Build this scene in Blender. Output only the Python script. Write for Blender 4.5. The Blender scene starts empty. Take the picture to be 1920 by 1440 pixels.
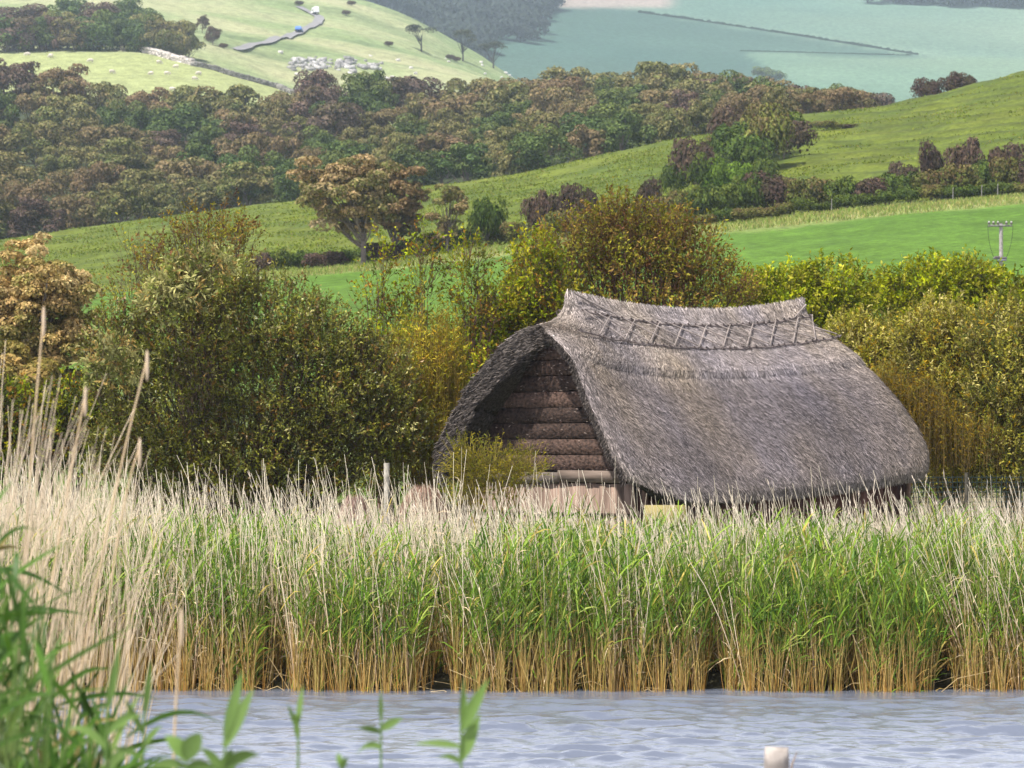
import bpy, math, random
import numpy as np
from mathutils import noise as mnoise

rng = np.random.default_rng(7)
random.seed(7)
PI = math.pi
sc = bpy.context.scene
col = sc.collection

# ------------------------------------------------------------------ camera
F = 5445.0            # focal length in pixels of the 1920 px wide photograph
CAMZ, HORIZ = 3.0, 828.0
PITCH = math.atan((HORIZ - 720) / F)
cam_d = bpy.data.cameras.new('camera')
cam = bpy.data.objects.new('camera', cam_d); col.objects.link(cam)
cam.location = (0, 0, CAMZ)
cam.rotation_euler = (PI / 2 + PITCH, 0, 0)
cam_d.sensor_width = 36.0
cam_d.lens = 36.0 * F / 1920
cam_d.clip_start = 0.5
cam_d.clip_end = 6000
cam_d.dof.use_dof = True
cam_d.dof.focus_distance = 44.0
cam_d.dof.aperture_fstop = 4.8
sc.camera = cam

# ------------------------------------------------------------------ light
SUN = np.array([-0.34, -0.30, 0.89]); SUN = SUN / np.linalg.norm(SUN)
EL = math.asin(SUN[2]); AZ = math.atan2(SUN[0], SUN[1])
world = bpy.data.worlds.new('World'); sc.world = world
world.use_nodes = True
wn = world.node_tree.nodes; wl = world.node_tree.links
bg = wn['Background']
sky = wn.new('ShaderNodeTexSky'); sky.sky_type = 'NISHITA'; sky.sun_disc = False
sky.sun_elevation = EL; sky.sun_rotation = AZ
sky.dust_density = 2.0; sky.ozone_density = 1.0
# broken bright cloud over the blue: unseen, set bright for the water's reflection
tc = wn.new('ShaderNodeTexCoord'); mp = wn.new('ShaderNodeMapping'); mp.inputs['Scale'].default_value = (1, 1, 2.5)
cn = wn.new('ShaderNodeTexNoise'); cn.inputs['Scale'].default_value = 2.2; cn.inputs['Detail'].default_value = 7
cr = wn.new('ShaderNodeValToRGB'); cr.color_ramp.elements[0].position = 0.40; cr.color_ramp.elements[1].position = 0.62
mx = wn.new('ShaderNodeMixRGB'); mx.inputs['Color2'].default_value = (60.0, 61.5, 69.0, 1)
wl.new(tc.outputs['Generated'], mp.inputs['Vector']); wl.new(mp.outputs[0], cn.inputs['Vector'])
# unseen cloud thickened towards the horizon, brightening the water and cutting fill from above
sp = wn.new('ShaderNodeSeparateXYZ'); wl.new(tc.outputs['Generated'], sp.inputs[0])
zr_ = wn.new('ShaderNodeMapRange'); zr_.inputs[1].default_value = 0.0; zr_.inputs[2].default_value = 0.75; zr_.inputs[3].default_value = 0.26; zr_.inputs[4].default_value = -0.22
wl.new(sp.outputs['Z'], zr_.inputs[0]); ad = wn.new('ShaderNodeMath'); ad.operation = 'ADD'
wl.new(cn.outputs['Fac'], ad.inputs[0]); wl.new(zr_.outputs[0], ad.inputs[1])
wl.new(ad.outputs[0], cr.inputs[0]); wl.new(cr.outputs['Color'], mx.inputs['Fac'])
wl.new(sky.outputs[0], mx.inputs['Color1']); wl.new(mx.outputs[0], bg.inputs['Color'])
bg.inputs['Strength'].default_value = 0.021
sun_d = bpy.data.lights.new('sun', 'SUN'); sun_o = bpy.data.objects.new('sun', sun_d); col.objects.link(sun_o)
sun_d.energy = 5.0; sun_d.angle = math.radians(0.6); sun_d.color = (1.0, 0.955, 0.89)
from mathutils import Vector
sun_o.rotation_euler = Vector(SUN).to_track_quat('Z', 'Y').to_euler()
sun_o.location = (0, -20, 60)

sc.view_settings.view_transform = 'Standard'
sc.view_settings.look = 'None'
sc.view_settings.exposure = 0.68
sc.view_settings.gamma = 1.0
sc.view_settings.use_curve_mapping = False
cy = sc.cycles
cy.max_bounces = 5; cy.diffuse_bounces = 3; cy.glossy_bounces = 3; cy.transmission_bounces = 2
cy.transparent_max_bounces = 4; cy.volume_bounces = 1
cy.use_denoising = True
cy.sample_clamp_indirect = 6.0

# ------------------------------------------------------------------ helpers
def ray(px, py):
    cx, cyy = px - 960.0, 720.0 - py
    return np.array([cx, F * math.cos(PITCH) - cyy * math.sin(PITCH), F * math.sin(PITCH) + cyy * math.cos(PITCH)])
def P(px, py, d):
    r = ray(px, py); r = r * (d / r[1]); return np.array([r[0], r[1], r[2] + CAMZ])
def zof(py, d): return P(960, py, d)[2]
def interp(x, pts): return np.interp(x, [p[0] for p in pts], [p[1] for p in pts])

def tag(o, label=None, cat=None, group=None, kind=None):
    if label: o['label'] = label
    if cat: o['category'] = cat
    if group: o['group'] = group
    if kind: o['kind'] = kind
    return o
def root(name, loc, label, cat, group=None):
    o = bpy.data.objects.new(name, None); col.objects.link(o); o.location = loc
    o.empty_display_size = 0.2
    return tag(o, label, cat, group)
def link(name, me, parent=None, loc=None):
    o = bpy.data.objects.new(name, me); col.objects.link(o)
    if parent is not None: o.parent = parent
    if loc is not None: o.location = loc
    return o
def copy_tree(o, parent=None):
    c = o.copy(); col.objects.link(c)
    if parent is not None: c.parent = parent
    for ch in o.children: copy_tree(ch, c)
    return c

class MB:
    """collects vertices, polygons and one colour per vertex"""
    def __init__(s): s.v = []; s.q = []; s.t = []; s.c = []; s.n = 0
    def add(s, v, quads=None, tris=None, c=(0.5, 0.5, 0.5)):
        v = np.asarray(v, float).reshape(-1, 3)
        c = np.asarray(c, float)
        if c.ndim == 1: c = np.tile(c, (len(v), 1))
        s.v.append(v); s.c.append(c)
        if quads is not None and len(quads): s.q.append(np.asarray(quads, int).reshape(-1, 4) + s.n)
        if tris is not None and len(tris): s.t.append(np.asarray(tris, int).reshape(-1, 3) + s.n)
        s.n += len(v)
        return s
    def mesh(s, name, mat, smooth=False):
        me = bpy.data.meshes.new(name)
        v = np.concatenate(s.v); c = np.concatenate(s.c)
        q = np.concatenate(s.q) if s.q else np.zeros((0, 4), int)
        t = np.concatenate(s.t) if s.t else np.zeros((0, 3), int)
        me.vertices.add(len(v)); me.vertices.foreach_set('co', v.astype(np.float32).ravel())
        nl = len(q) * 4 + len(t) * 3
        me.loops.add(nl); me.loops.foreach_set('vertex_index', np.concatenate([q.ravel(), t.ravel()]).astype(np.int32))
        st = np.concatenate([np.arange(len(q)) * 4, len(q) * 4 + np.arange(len(t)) * 3]).astype(np.int32)
        me.polygons.add(len(q) + len(t)); me.polygons.foreach_set('loop_start', st)
        if smooth: me.polygons.foreach_set('use_smooth', np.ones(len(q) + len(t), bool))
        a = me.color_attributes.new('Col', 'FLOAT_COLOR', 'POINT')
        ca = np.ones((len(v), 4), np.float32); ca[:, :3] = np.clip(c, 0, 1)
        a.data.foreach_set('color', ca.ravel())
        me.update(calc_edges=True); me.validate()
        if mat: me.materials.append(mat)
        return me

def norm(a): return a / (np.linalg.norm(a, axis=-1, keepdims=True) + 1e-9)
def rvec(n, r=rng): return norm(r.normal(size=(n, 3)))

def leaves(mb, base, dirv, nrm, ln, wd, cols, bend=0.0):
    """diamond leaves: base, two flanks, tip"""
    d = norm(dirv); side = norm(np.cross(d, nrm)); up = np.cross(side, d)
    ln = np.broadcast_to(np.asarray(ln, float), (len(base),))[:, None]
    wd = np.broadcast_to(np.asarray(wd, float), (len(base),))[:, None]
    m = base + d * ln * 0.5 + up * ln * 0.10
    v = np.stack([base, m + side * wd * 0.5, base + d * ln - up * ln * bend, m - side * wd * 0.5], 1)
    n = len(base); q = np.arange(n * 4).reshape(n, 4)
    mb.add(v.reshape(-1, 3), quads=q, c=np.repeat(cols, 4, axis=0))
def ribbons(mb, pts, wd, cols, face=None):
    """pts n x k x 3 strips; wd n x k; cols n x k x 3"""
    n, k, _ = pts.shape
    t = norm(np.gradient(pts, axis=1))
    if face is None: face = np.array([0, -1, 0.2])
    face = np.broadcast_to(face, (n, 3))[:, None, :]
    s = norm(np.cross(t, face))
    a = pts + s * wd[..., None] * 0.5; b = pts - s * wd[..., None] * 0.5
    v = np.stack([a, b], 2).reshape(-1, 3)
    i = (np.arange(n)[:, None] * k + np.arange(k - 1)[None]).ravel() * 2
    q = np.stack([i, i + 1, i + 3, i + 2], 1)
    mb.add(v, quads=q, c=np.repeat(cols.reshape(-1, 3), 2, axis=0))
def tubes(mb, pts, rad, cols, sides=3):
    """pts n x k x 3, rad n x k, cols n x k x 3"""
    n, k, _ = pts.shape
    t = norm(np.gradient(pts, axis=1))
    ref = np.where(np.abs(t[..., 2:3]) > 0.9, np.array([1.0, 0, 0]), np.array([0, 0, 1.0]))
    a = norm(np.cross(t, ref)); b = np.cross(t, a)
    ang = np.arange(sides) * 2 * PI / sides
    ring = a[:, :, None, :] * np.cos(ang)[None, None, :, None] + b[:, :, None, :] * np.sin(ang)[None, None, :, None]
    v = pts[:, :, None, :] + ring * rad[:, :, None, None]
    ii, jj, ss = np.meshgrid(np.arange(n), np.arange(k - 1), np.arange(sides), indexing='ij')
    base = (ii * k + jj) * sides
    q = np.stack([base + ss, base + (ss + 1) % sides, base + sides + (ss + 1) % sides, base + sides + ss], -1).reshape(-1, 4)
    mb.add(v.reshape(-1, 3), quads=q, c=np.repeat(cols.reshape(-1, 3), sides, axis=0))
def tube1(mb, pts, r0, r1, c, sides=6):
    pts = np.asarray(pts, float)[None]; k = pts.shape[1]
    tubes(mb, pts, np.linspace(r0, r1, k)[None], np.tile(np.asarray(c, float), (1, k, 1)), sides)
def box(mb, lo, hi, c, jit=0.0, r=rng):
    lo = np.array(lo, float); hi = np.array(hi, float)
    v = np.array([[lo[0] if i & 1 == 0 else hi[0], lo[1] if i & 2 == 0 else hi[1], lo[2] if i & 4 == 0 else hi[2]] for i in range(8)])
    if jit: v = v + r.uniform(-jit, jit, v.shape)
    mb.add(v, quads=[[0, 2, 3, 1], [4, 5, 7, 6], [0, 1, 5, 4], [2, 6, 7, 3], [0, 4, 6, 2], [1, 3, 7, 5]], c=c)
def pick(pal, n, r=rng):
    w = np.array([p[1] for p in pal], float); w /= w.sum()
    idx = r.choice(len(pal), n, p=w)
    c = np.array([p[0] for p in pal])[idx]; l = c.mean(1, keepdims=True)
    return np.maximum(l + (c - l) * 1.22, .006)
WORDS = 'first second third fourth fifth sixth seventh eighth ninth tenth eleventh twelfth thirteenth fourteenth fifteenth sixteenth seventeenth eighteenth nineteenth twentieth'.split()
TENS = {2: 'twenty', 3: 'thirty', 4: 'forty', 5: 'fifty', 6: 'sixty'}
def nth(i):
    if i < 20: return WORDS[i]
    t, u = divmod(i + 1, 10)
    return (TENS[t][:-1] + 'ieth') if u == 0 else TENS[t] + '-' + WORDS[u - 1]

# ------------------------------------------------------------------ materials
def nodes(name):
    m = bpy.data.materials.new(name); m.use_nodes = True
    nt = m.node_tree; b = nt.nodes['Principled BSDF']
    return m, nt, b
def N(nt, t, **kw):
    n = nt.nodes.new(t)
    for k, v in kw.items(): setattr(n, k, v)
    return n
def attr_color(nt, nscale=None, amount=0.3, rand=0.0, detail=3.0, coord='Object', stretch=None):
    a = N(nt, 'ShaderNodeAttribute'); a.attribute_name = 'Col'; out = a.outputs['Color']
    if rand:
        oi = N(nt, 'ShaderNodeObjectInfo'); hs = N(nt, 'ShaderNodeHueSaturation')
        mr = N(nt, 'ShaderNodeMapRange'); mr.inputs[3].default_value = 1 - rand; mr.inputs[4].default_value = 1 + rand
        nt.links.new(oi.outputs['Random'], mr.inputs[0]); nt.links.new(mr.outputs[0], hs.inputs['Value'])
        m2 = N(nt, 'ShaderNodeMath', operation='MULTIPLY'); m2.inputs[1].default_value = 7.31
        m3 = N(nt, 'ShaderNodeMath', operation='FRACT'); mr2 = N(nt, 'ShaderNodeMapRange')
        mr2.inputs[3].default_value = 0.5 - rand * 0.07; mr2.inputs[4].default_value = 0.5 + rand * 0.07
        nt.links.new(oi.outputs['Random'], m2.inputs[0]); nt.links.new(m2.outputs[0], m3.inputs[0])
        nt.links.new(m3.outputs[0], mr2.inputs[0]); nt.links.new(mr2.outputs[0], hs.inputs['Hue'])
        nt.links.new(out, hs.inputs['Color']); out = hs.outputs[0]
    if nscale:
        tcn = N(nt, 'ShaderNodeTexCoord'); no = N(nt, 'ShaderNodeTexNoise')
        no.inputs['Scale'].default_value = nscale; no.inputs['Detail'].default_value = detail
        src = tcn.outputs[coord]
        if stretch:
            mpp = N(nt, 'ShaderNodeMapping'); mpp.inputs['Scale'].default_value = stretch
            nt.links.new(src, mpp.inputs[0]); src = mpp.outputs[0]
        nt.links.new(src, no.inputs['Vector'])
        mr = N(nt, 'ShaderNodeMapRange'); mr.inputs[1].default_value = 0.3; mr.inputs[2].default_value = 0.7
        mr.inputs[3].default_value = 1 - amount; mr.inputs[4].default_value = 1 + amount
        nt.links.new(no.outputs['Fac'], mr.inputs[0])
        mul = N(nt, 'ShaderNodeVectorMath', operation='MULTIPLY')
        nt.links.new(out, mul.inputs[0]); nt.links.new(mr.outputs[0], mul.inputs[1]); out = mul.outputs[0]
        return out, no
    return out, None
def mat_leaf(name, trans=0.3, rand=0.0, nscale=None, rough=0.6, spec=0.12):
    m, nt, b = nodes(name)
    c, _ = attr_color(nt, nscale, 0.3, rand)
    b.inputs['Roughness'].default_value = rough; b.inputs['Specular IOR Level'].default_value = spec
    nt.links.new(c, b.inputs['Base Color'])
    if trans:
        tr = N(nt, 'ShaderNodeBsdfTranslucent'); ms = N(nt, 'ShaderNodeMixShader'); ms.inputs[0].default_value = trans
        nt.links.new(c, tr.inputs['Color']); nt.links.new(b.outputs[0], ms.inputs[1]); nt.links.new(tr.outputs[0], ms.inputs[2])
        nt.links.new(ms.outputs[0], nt.nodes['Material Output'].inputs['Surface'])
    return m
def mat_attr(name, rough=0.8, nscale=None, amount=0.3, bump=0.0, bscale=None, rand=0.0, stretch=None, spec=0.2, detail=4.0, bdist=0.02):
    m, nt, b = nodes(name)
    c, no = attr_color(nt, nscale, amount, rand, detail, 'Object', stretch)
    b.inputs['Roughness'].default_value = rough; b.inputs['Specular IOR Level'].default_value = spec
    nt.links.new(c, b.inputs['Base Color'])
    if bump and no:
        bn = N(nt, 'ShaderNodeBump'); bn.inputs['Strength'].default_value = bump; bn.inputs['Distance'].default_value = bdist
        nt.links.new(no.outputs['Fac'], bn.inputs['Height']); nt.links.new(bn.outputs[0], b.inputs['Normal'])
    return m
M_LEAF = mat_leaf('leaf', 0.30, nscale=1.3)
M_LEAF_GLOSS = mat_leaf('glossy_leaf', 0.18, nscale=1.3, rough=0.42, spec=0.3)
M_CROWN = mat_leaf('crown_foliage', 0.18, rand=0.16, rough=0.7, spec=0.15)
M_REED = mat_leaf('reed_leaf', 0.22, rough=0.5, spec=0.2)
M_STRAW = mat_attr('dry_stalk', 0.6)
M_BARK = mat_attr('bark', 0.9, 6.0, 0.35, 0.6)
M_WOOD = mat_attr('weathered_wood', 0.85, 9.0, 0.4, 0.7, stretch=(1, 1, 1), detail=8)
M_PLANK = mat_attr('dark_rough_plank', 0.75, 14.0, 0.75, 1.0, detail=9, stretch=(0.45, 1, 1.6), bdist=0.03)
M_GRAIN = mat_attr('upright_board_wood', 0.85, 16.0, 0.4, 0.6, detail=8, stretch=(1, 1, 0.12))
M_STONE = mat_attr('stone', 0.9, 2.0, 0.35, 0.5)
M_WOOL = mat_attr('wool', 0.95, 5.0, 0.1)
M_PAINT = mat_attr('car_paint', 0.3, spec=0.5)
M_GLASS = mat_attr('car_glass', 0.1, spec=0.6)
M_METAL = mat_attr('pole_fitting', 0.5)
M_ROAD = mat_attr('road_surface', 0.9, 0.3, 0.12)

# ------------------------------------------------------------------ terrain
WATER_FAR, WATER_NEAR = 35.0, 15.0
SIL_D = [(-2600, 700), (-1200, 540), (-400, 480), (0, 447), (150, 425), (300, 403), (450, 385), (560, 372), (700, 358), (870, 335), (960, 322), (1060, 301),
         (1200, 268), (1290, 250), (1400, 236), (1500, 207), (1600, 198), (1660, 190), (1720, 178), (1850, 145), (1920, 128), (2200, 60), (3000, 0), (4500, -50)]
SKYLINE = [(-2600, 150), (0, 122), (90, 116), (170, 140), (230, 160), (330, 172), (400, 172), (470, 165), (545, 170), (570, 140), (640, 128), (700, 130), (745, 148), (820, 150),
           (900, 150), (980, 140), (1030, 117), (1080, 130), (1130, 142), (1180, 122), (1225, 113), (1275, 116), (1300, 138), (1400, 142), (1480, 160), (1550, 166), (1600, 158),
           (1640, 182), (1720, 200), (2400, 200), (4500, 200)]
FIELD_TOP = [(-2600, 640), (-400, 575), (0, 556), (560, 512), (760, 492), (960, 463), (1340, 426), (1600, 395), (1920, 367), (3000, 300), (4500, 260)]
def K(d, pts, off=0): return (d, [(a, b + off) for a, b in pts])
def zk(d, z): return (d, [(0, HORIZ + (CAMZ - z) * F / d)])
F_SIL = [(-2600, -200), (0, -70), (400, -50), (650, -16), (700, 0), (770, 26), (840, 66), (905, 107), (955, 138), (1000, 165), (1200, 230), (1500, 300), (4500, 400)]
KNOTS = [zk(1, .5), zk(14, .45), zk(16.5, -.5), zk(34.2, -.6), zk(35.6, .15), zk(44, .45), zk(66, .9), K(85, [(0, 735)]), K(112, [(0, 640), (1920, 620)]),
         K(199, FIELD_TOP), K(206, FIELD_TOP, -2), K(222, FIELD_TOP, -2),
         K(332, SIL_D), K(346, SIL_D, 22), K(372, SIL_D, 45), K(545, [(a, b + 112) for a, b in SKYLINE]),
         K(620, [(-2600, 230), (0, 200), (550, 225), (700, 240), (950, 245), (1200, 290), (1500, 330), (4500, 380)]),
         K(735, [(-2600, 120), (0, 103), (250, 100), (380, 122), (550, 178), (700, 196), (950, 195), (1200, 280), (1500, 330), (4500, 400)]),
         K(1150, F_SIL), K(1300, [(a, b + 60) for a, b in F_SIL]),
         K(1480, [(-2600, 200), (700, 190), (1000, 240), (4500, 300)]), K(2300, [(-2600, -60), (960, -90), (1920, -70), (4500, -120)]), K(2600, [(0, -60)])]
rows = np.unique(np.concatenate([np.linspace(1, 34, 30), np.linspace(34, 50, 30), np.linspace(50, 110, 40), np.linspace(110, 195, 50), np.linspace(195, 350, 190),
                                 np.linspace(350, 620, 55), np.linspace(620, 1180, 120), np.linspace(1180, 2600, 80)]))
cols_px = np.arange(-2400, 4400, 14.0)
kd = np.array([k[0] for k in KNOTS], float)
kz = np.array([[CAMZ + k[0] * (HORIZ - v) / F for v in interp(cols_px, k[1])] for k in KNOTS])
Z = np.empty((len(rows), len(cols_px)))
# smooth in depth: average of interpolations at shifted depths
for j in range(len(cols_px)):
    acc = 0
    for o, w in ((-.02, .2), (-.01, .2), (0, .2), (.01, .2), (.02, .2)):
        acc = acc + w * np.interp(rows * (1 + o), kd, kz[:, j])
    near = np.interp(rows, kd, kz[:, j])
    Z[:, j] = np.where(rows < 60, near, acc)
# smooth laterally
kern = np.array([1, 2, 3, 2, 1.]) / 9
Zp = np.pad(Z, ((0, 0), (2, 2)), mode='edge'); Zs = sum(kern[i] * Zp[:, i:i + Z.shape[1]] for i in range(5)); Z = Zs
XX = (cols_px[None, :] - 960) / F * rows[:, None]; YY = np.repeat(rows[:, None], len(cols_px), 1)
def vnoise(x, y, s, seed=0):
    """cheap vectorised value noise"""
    x = x * s + seed * 17.3; y = y * s + seed * 9.1
    xi = np.floor(x).astype(np.int64); yi = np.floor(y).astype(np.int64); fx = x - xi; fy = y - yi
    fx = fx * fx * (3 - 2 * fx); fy = fy * fy * (3 - 2 * fy)
    def h(a, b):
        n = (a * 374761393 + b * 668265263 + seed * 1274126177) & 0x7fffffff
        n = ((n ^ (n >> 13)) * 1274126177) & 0x7fffffff
        return ((n ^ (n >> 16)) & 0xffff) / 65535.0
    return (h(xi, yi) * (1 - fx) + h(xi + 1, yi) * fx) * (1 - fy) + (h(xi, yi + 1) * (1 - fx) + h(xi + 1, yi + 1) * fx) * fy
def fbm(x, y, s, seed=0, o=4):
    r = 0; a = .5; tot = 0
    for i in range(o): r = r + a * vnoise(x, y, s * 2 ** i, seed + i); tot += a; a *= .55
    return r / tot
PX = np.repeat(cols_px[None], len(rows), 0)
mD = np.clip((YY - 215) / 20, 0, 1) * np.clip((345 - YY) / 12, 0, 1)
right = np.clip((PX - 1350) / 350, 0.15, 1)
wob = 1.4 * fbm(XX, YY, 0.03, 3)
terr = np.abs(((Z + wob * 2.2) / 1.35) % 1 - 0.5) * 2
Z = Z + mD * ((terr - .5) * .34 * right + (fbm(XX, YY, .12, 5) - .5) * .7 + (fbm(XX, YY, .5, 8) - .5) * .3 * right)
mF = np.clip((YY - 620) / 80, 0, 1) * np.clip((1250 - YY) / 80, 0, 1)
Z = Z + mF * ((fbm(XX, YY, .012, 11) - .5) * 9 * np.clip((PX - 250) / 300, 0, 1) * np.clip((YY - 760) / 120, 0, 1) + (fbm(XX, YY, .05, 12) - .5) * 2.0)
Z = Z + np.clip((YY - 1400) / 300, 0, 1) * (fbm(XX, YY, .003, 21) - .5) * 30
mB = np.clip((YY - 90) / 20, 0, 1) * np.clip((200 - YY) / 10, 0, 1)
Z = Z + mB * (fbm(XX, YY, .05, 31) - .5) * .5
Z = Z + np.clip((YY - 35.5) / 2, 0, 1) * np.clip((90 - YY) / 10, 0, 1) * (fbm(XX, YY, .4, 33) - .5) * .2
def ground(x, y):
    x = np.asarray(x, float); y = np.asarray(y, float)
    px = x / y * F + 960
    i = np.clip(np.searchsorted(rows, y) - 1, 0, len(rows) - 2); fy = np.clip((y - rows[i]) / (rows[i + 1] - rows[i]), 0, 1)
    jx = np.clip((px - cols_px[0]) / 14.0, 0, len(cols_px) - 1.001); j = jx.astype(int); fx = jx - j
    return (Z[i, j] * (1 - fx) + Z[i, j + 1] * fx) * (1 - fy) + (Z[i + 1, j] * (1 - fx) + Z[i + 1, j + 1] * fx) * fy
def hit(px, py, dmin, dmax=2600):
    r = ray(px, py); r = r / r[1]
    ds = np.linspace(dmin, dmax, 1500); g = ground(r[0] * ds, ds); zz = CAMZ + r[2] * ds
    k = np.argmax(g >= zz) if (g >= zz).any() else len(ds) - 1
    return np.array([r[0] * ds[k], ds[k], g[k]])
# base colours of the ground, field by field
C = np.zeros(Z.shape + (3,))
def blend(mask, c):
    global C
    C = C * (1 - mask[..., None]) + np.array(c) * mask[..., None]
def sm(x, a, b): t = np.clip((x - a) / (b - a), 0, 1); return t * t * (3 - 2 * t)
PYI = HORIZ - (Z - CAMZ) / YY * F
n1 = fbm(XX, YY, .06, 41); n2 = fbm(XX, YY, .25, 43); n3 = fbm(XX, YY, .02, 44); n4 = vnoise(XX * .25, YY * 1.0, .9, 45)
blend(np.ones(Z.shape), (.05, .045, .025))
blend(sm(YY, 42, 46), (.12, .15, .05))
blend(sm(YY, 80, 95), (.072, .145, .017))
blend(sm(YY, 80, 95) * np.clip(n3 * 1.3 - .2, 0, 1) * .6, (.092, .16, .018))
blend(sm(YY + (n2 - .5) * 9, 186, 192), (.27, .28, .11))
blend(sm(YY + (n2 - .5) * 4, 200, 203), (.12, .11, .06))
blend(sm(YY, 214, 218), (.088, .118, .014))
mh = sm(YY, 214, 218) * (1 - sm(YY, 345, 350))
blend(mh * np.clip(n1 * 2.2 - .7, 0, 1) * .75, (.135, .155, .02))
blend(mh * np.clip(n2 * 2.4 - 1.0, 0, 1) * .7, (.05, .08, .015))
blend(mh * np.clip(terr * 1.6 - .85, 0, 1) * right * .85 * np.clip(n2 * 2, 0, 1), (.035, .04, .015))  # terracette streaks: step shading painted into the colour
blend(mh * np.clip(n3 * 3 - 1.7, 0, 1) * .5 * (PX > 1300), (.16, .12, .05))
blend(sm(YY, 342, 350), (.04, .05, .02))
blend(sm(YY, 600, 618), (.27, .30, .13))
blend(sm(YY, 735, 745), (.19, .245, .11))
mf = sm(YY, 735, 745) * (1 - sm(YY, 1200, 1300))
blend(mf * np.clip(fbm(XX, YY, .02, 51) * 2.6 - .9, 0, 1) * .8, (.34, .33, .19))
blend(mf * np.clip(fbm(XX * .4, YY, .05, 52) * 3 - 1.6, 0, 1) * .85, (.09, .13, .06))
blend(sm(YY, 1300, 1350), (.055, .105, .08))  # far hill: teal haze tint put into the base colour
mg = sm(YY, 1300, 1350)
up = 1 - sm(PYI, 0, 1) * 0
line1 = interp(PX.ravel(), [(900, -20), (1150, 8), (1300, 38), (1500, 68), (1720, 103), (1920, 130), (2600, 220)]).reshape(PX.shape)
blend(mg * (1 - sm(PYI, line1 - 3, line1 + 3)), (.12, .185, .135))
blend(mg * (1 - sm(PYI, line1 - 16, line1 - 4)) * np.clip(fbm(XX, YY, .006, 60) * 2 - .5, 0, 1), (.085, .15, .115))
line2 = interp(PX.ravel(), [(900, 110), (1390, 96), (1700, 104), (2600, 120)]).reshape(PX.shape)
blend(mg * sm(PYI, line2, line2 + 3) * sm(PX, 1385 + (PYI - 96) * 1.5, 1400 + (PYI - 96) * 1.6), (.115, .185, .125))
gn = fbm(XX, YY, .004, 65); gs = fbm(XX * .25, YY, .02, 66)
C = C * (1 + mg[..., None] * ((gn - .5)[..., None] * np.array([.9, .5, .35]) + (gs - .5)[..., None] * .35))
blend(mg * (1 - sm(PYI, 8, 16)) * (1 - sm(np.abs(PX - 1150), 90, 130)), (.26, .22, .19))
mbT = MB()
nr, ncl = Z.shape
idx = np.arange(nr * ncl).reshape(nr, ncl)
q = np.stack([idx[:-1, :-1], idx[:-1, 1:], idx[1:, 1:], idx[1:, :-1]], -1).reshape(-1, 4)
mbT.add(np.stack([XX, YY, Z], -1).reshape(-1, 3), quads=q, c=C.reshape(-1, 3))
def mat_ground():
    m, nt, b = nodes('grass_ground')
    a = N(nt, 'ShaderNodeAttribute'); a.attribute_name = 'Col'
    geo = N(nt, 'ShaderNodeNewGeometry')
    b.inputs['Roughness'].default_value = 0.9; b.inputs['Specular IOR Level'].default_value = 0.1
    out = a.outputs['Color']; last = None
    for s, amt, st in ((0.35, .22, (1, .6, 1)), (2.2, .30, (1, .7, 1)), (9.0, .22, (1, 1, 1))):
        mpp = N(nt, 'ShaderNodeMapping'); mpp.inputs['Scale'].default_value = st
        no = N(nt, 'ShaderNodeTexNoise'); no.inputs['Scale'].default_value = s; no.inputs['Detail'].default_value = 4
        mr = N(nt, 'ShaderNodeMapRange'); mr.inputs[1].default_value = .3; mr.inputs[2].default_value = .7
        mr.inputs[3].default_value = 1 - amt; mr.inputs[4].default_value = 1 + amt
        mul = N(nt, 'ShaderNodeVectorMath', operation='MULTIPLY')
        nt.links.new(geo.outputs['Position'], mpp.inputs[0]); nt.links.new(mpp.outputs[0], no.inputs['Vector'])
        nt.links.new(no.outputs['Fac'], mr.inputs[0]); nt.links.new(out, mul.inputs[0]); nt.links.new(mr.outputs[0], mul.inputs[1])
        out = mul.outputs[0]
        if s == 2.2: last = no
    nt.links.new(out, b.inputs['Base Color'])
    bn = N(nt, 'ShaderNodeBump'); bn.inputs['Strength'].default_value = .6; bn.inputs['Distance'].default_value = .12
    nt.links.new(last.outputs['Fac'], bn.inputs['Height']); nt.links.new(bn.outputs[0], b.inputs['Normal'])
    return m
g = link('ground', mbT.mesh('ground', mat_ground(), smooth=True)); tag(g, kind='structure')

# ------------------------------------------------------------------ water
wx = np.linspace(-11, 11, 420); wy = np.concatenate([np.linspace(12, 22, 60)[:-1], np.linspace(22, 35.9, 620)])
WX, WY = np.meshgrid(wx, wy)
wz = np.zeros(WX.shape); r2 = np.random.default_rng(3)
for i in range(46):
    lam = r2.uniform(.12, 1.0) ** 1.3 + .06; k = 2 * PI / lam; th = r2.normal(PI / 2 + .12, .42); A = .0055 * lam ** .9
    ph = (WX * math.cos(th) + WY * math.sin(th)) * k + r2.uniform(0, 6.28)
    wz += A * np.sin(ph) * (1.6 if lam < .25 else 1)
crest = np.clip(fbm(WX * .45, WY, 1.1, 72, 3) * 3.2 - 1.55, 0, 1)
wz *= (.75 + .6 * crest) * np.clip((35.3 - WY) / 2.2, .06, 1)
for _ in range(2300):
    x0 = r2.uniform(-8, 8); y0 = r2.uniform(22, 35); sx = r2.uniform(.05, .24) * (1 + r2.random()); sy = r2.uniform(.028, .050); A = (.006 + .019 * r2.random() ** 1.4) * min(1, sx * 4) * (1 if y0 < 34 else .3)
    ia = np.searchsorted(wx, [x0 - 3 * sx, x0 + 3 * sx]); ja = np.searchsorted(wy, [y0 - .35, y0 + .35]); sl = (slice(*ja), slice(*ia))
    yy = WY[sl] - y0 - .10 * np.sin((WX[sl] - x0) * 2 + x0)
    wz[sl] += A * np.exp(-((WX[sl] - x0) / sx) ** 2 / 2) * np.exp(-(yy / np.where(yy < 0, sy, sy * 2.2)) ** 2 / 2)
mbw = MB(); iw = np.arange(WX.size).reshape(WX.shape)
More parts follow.
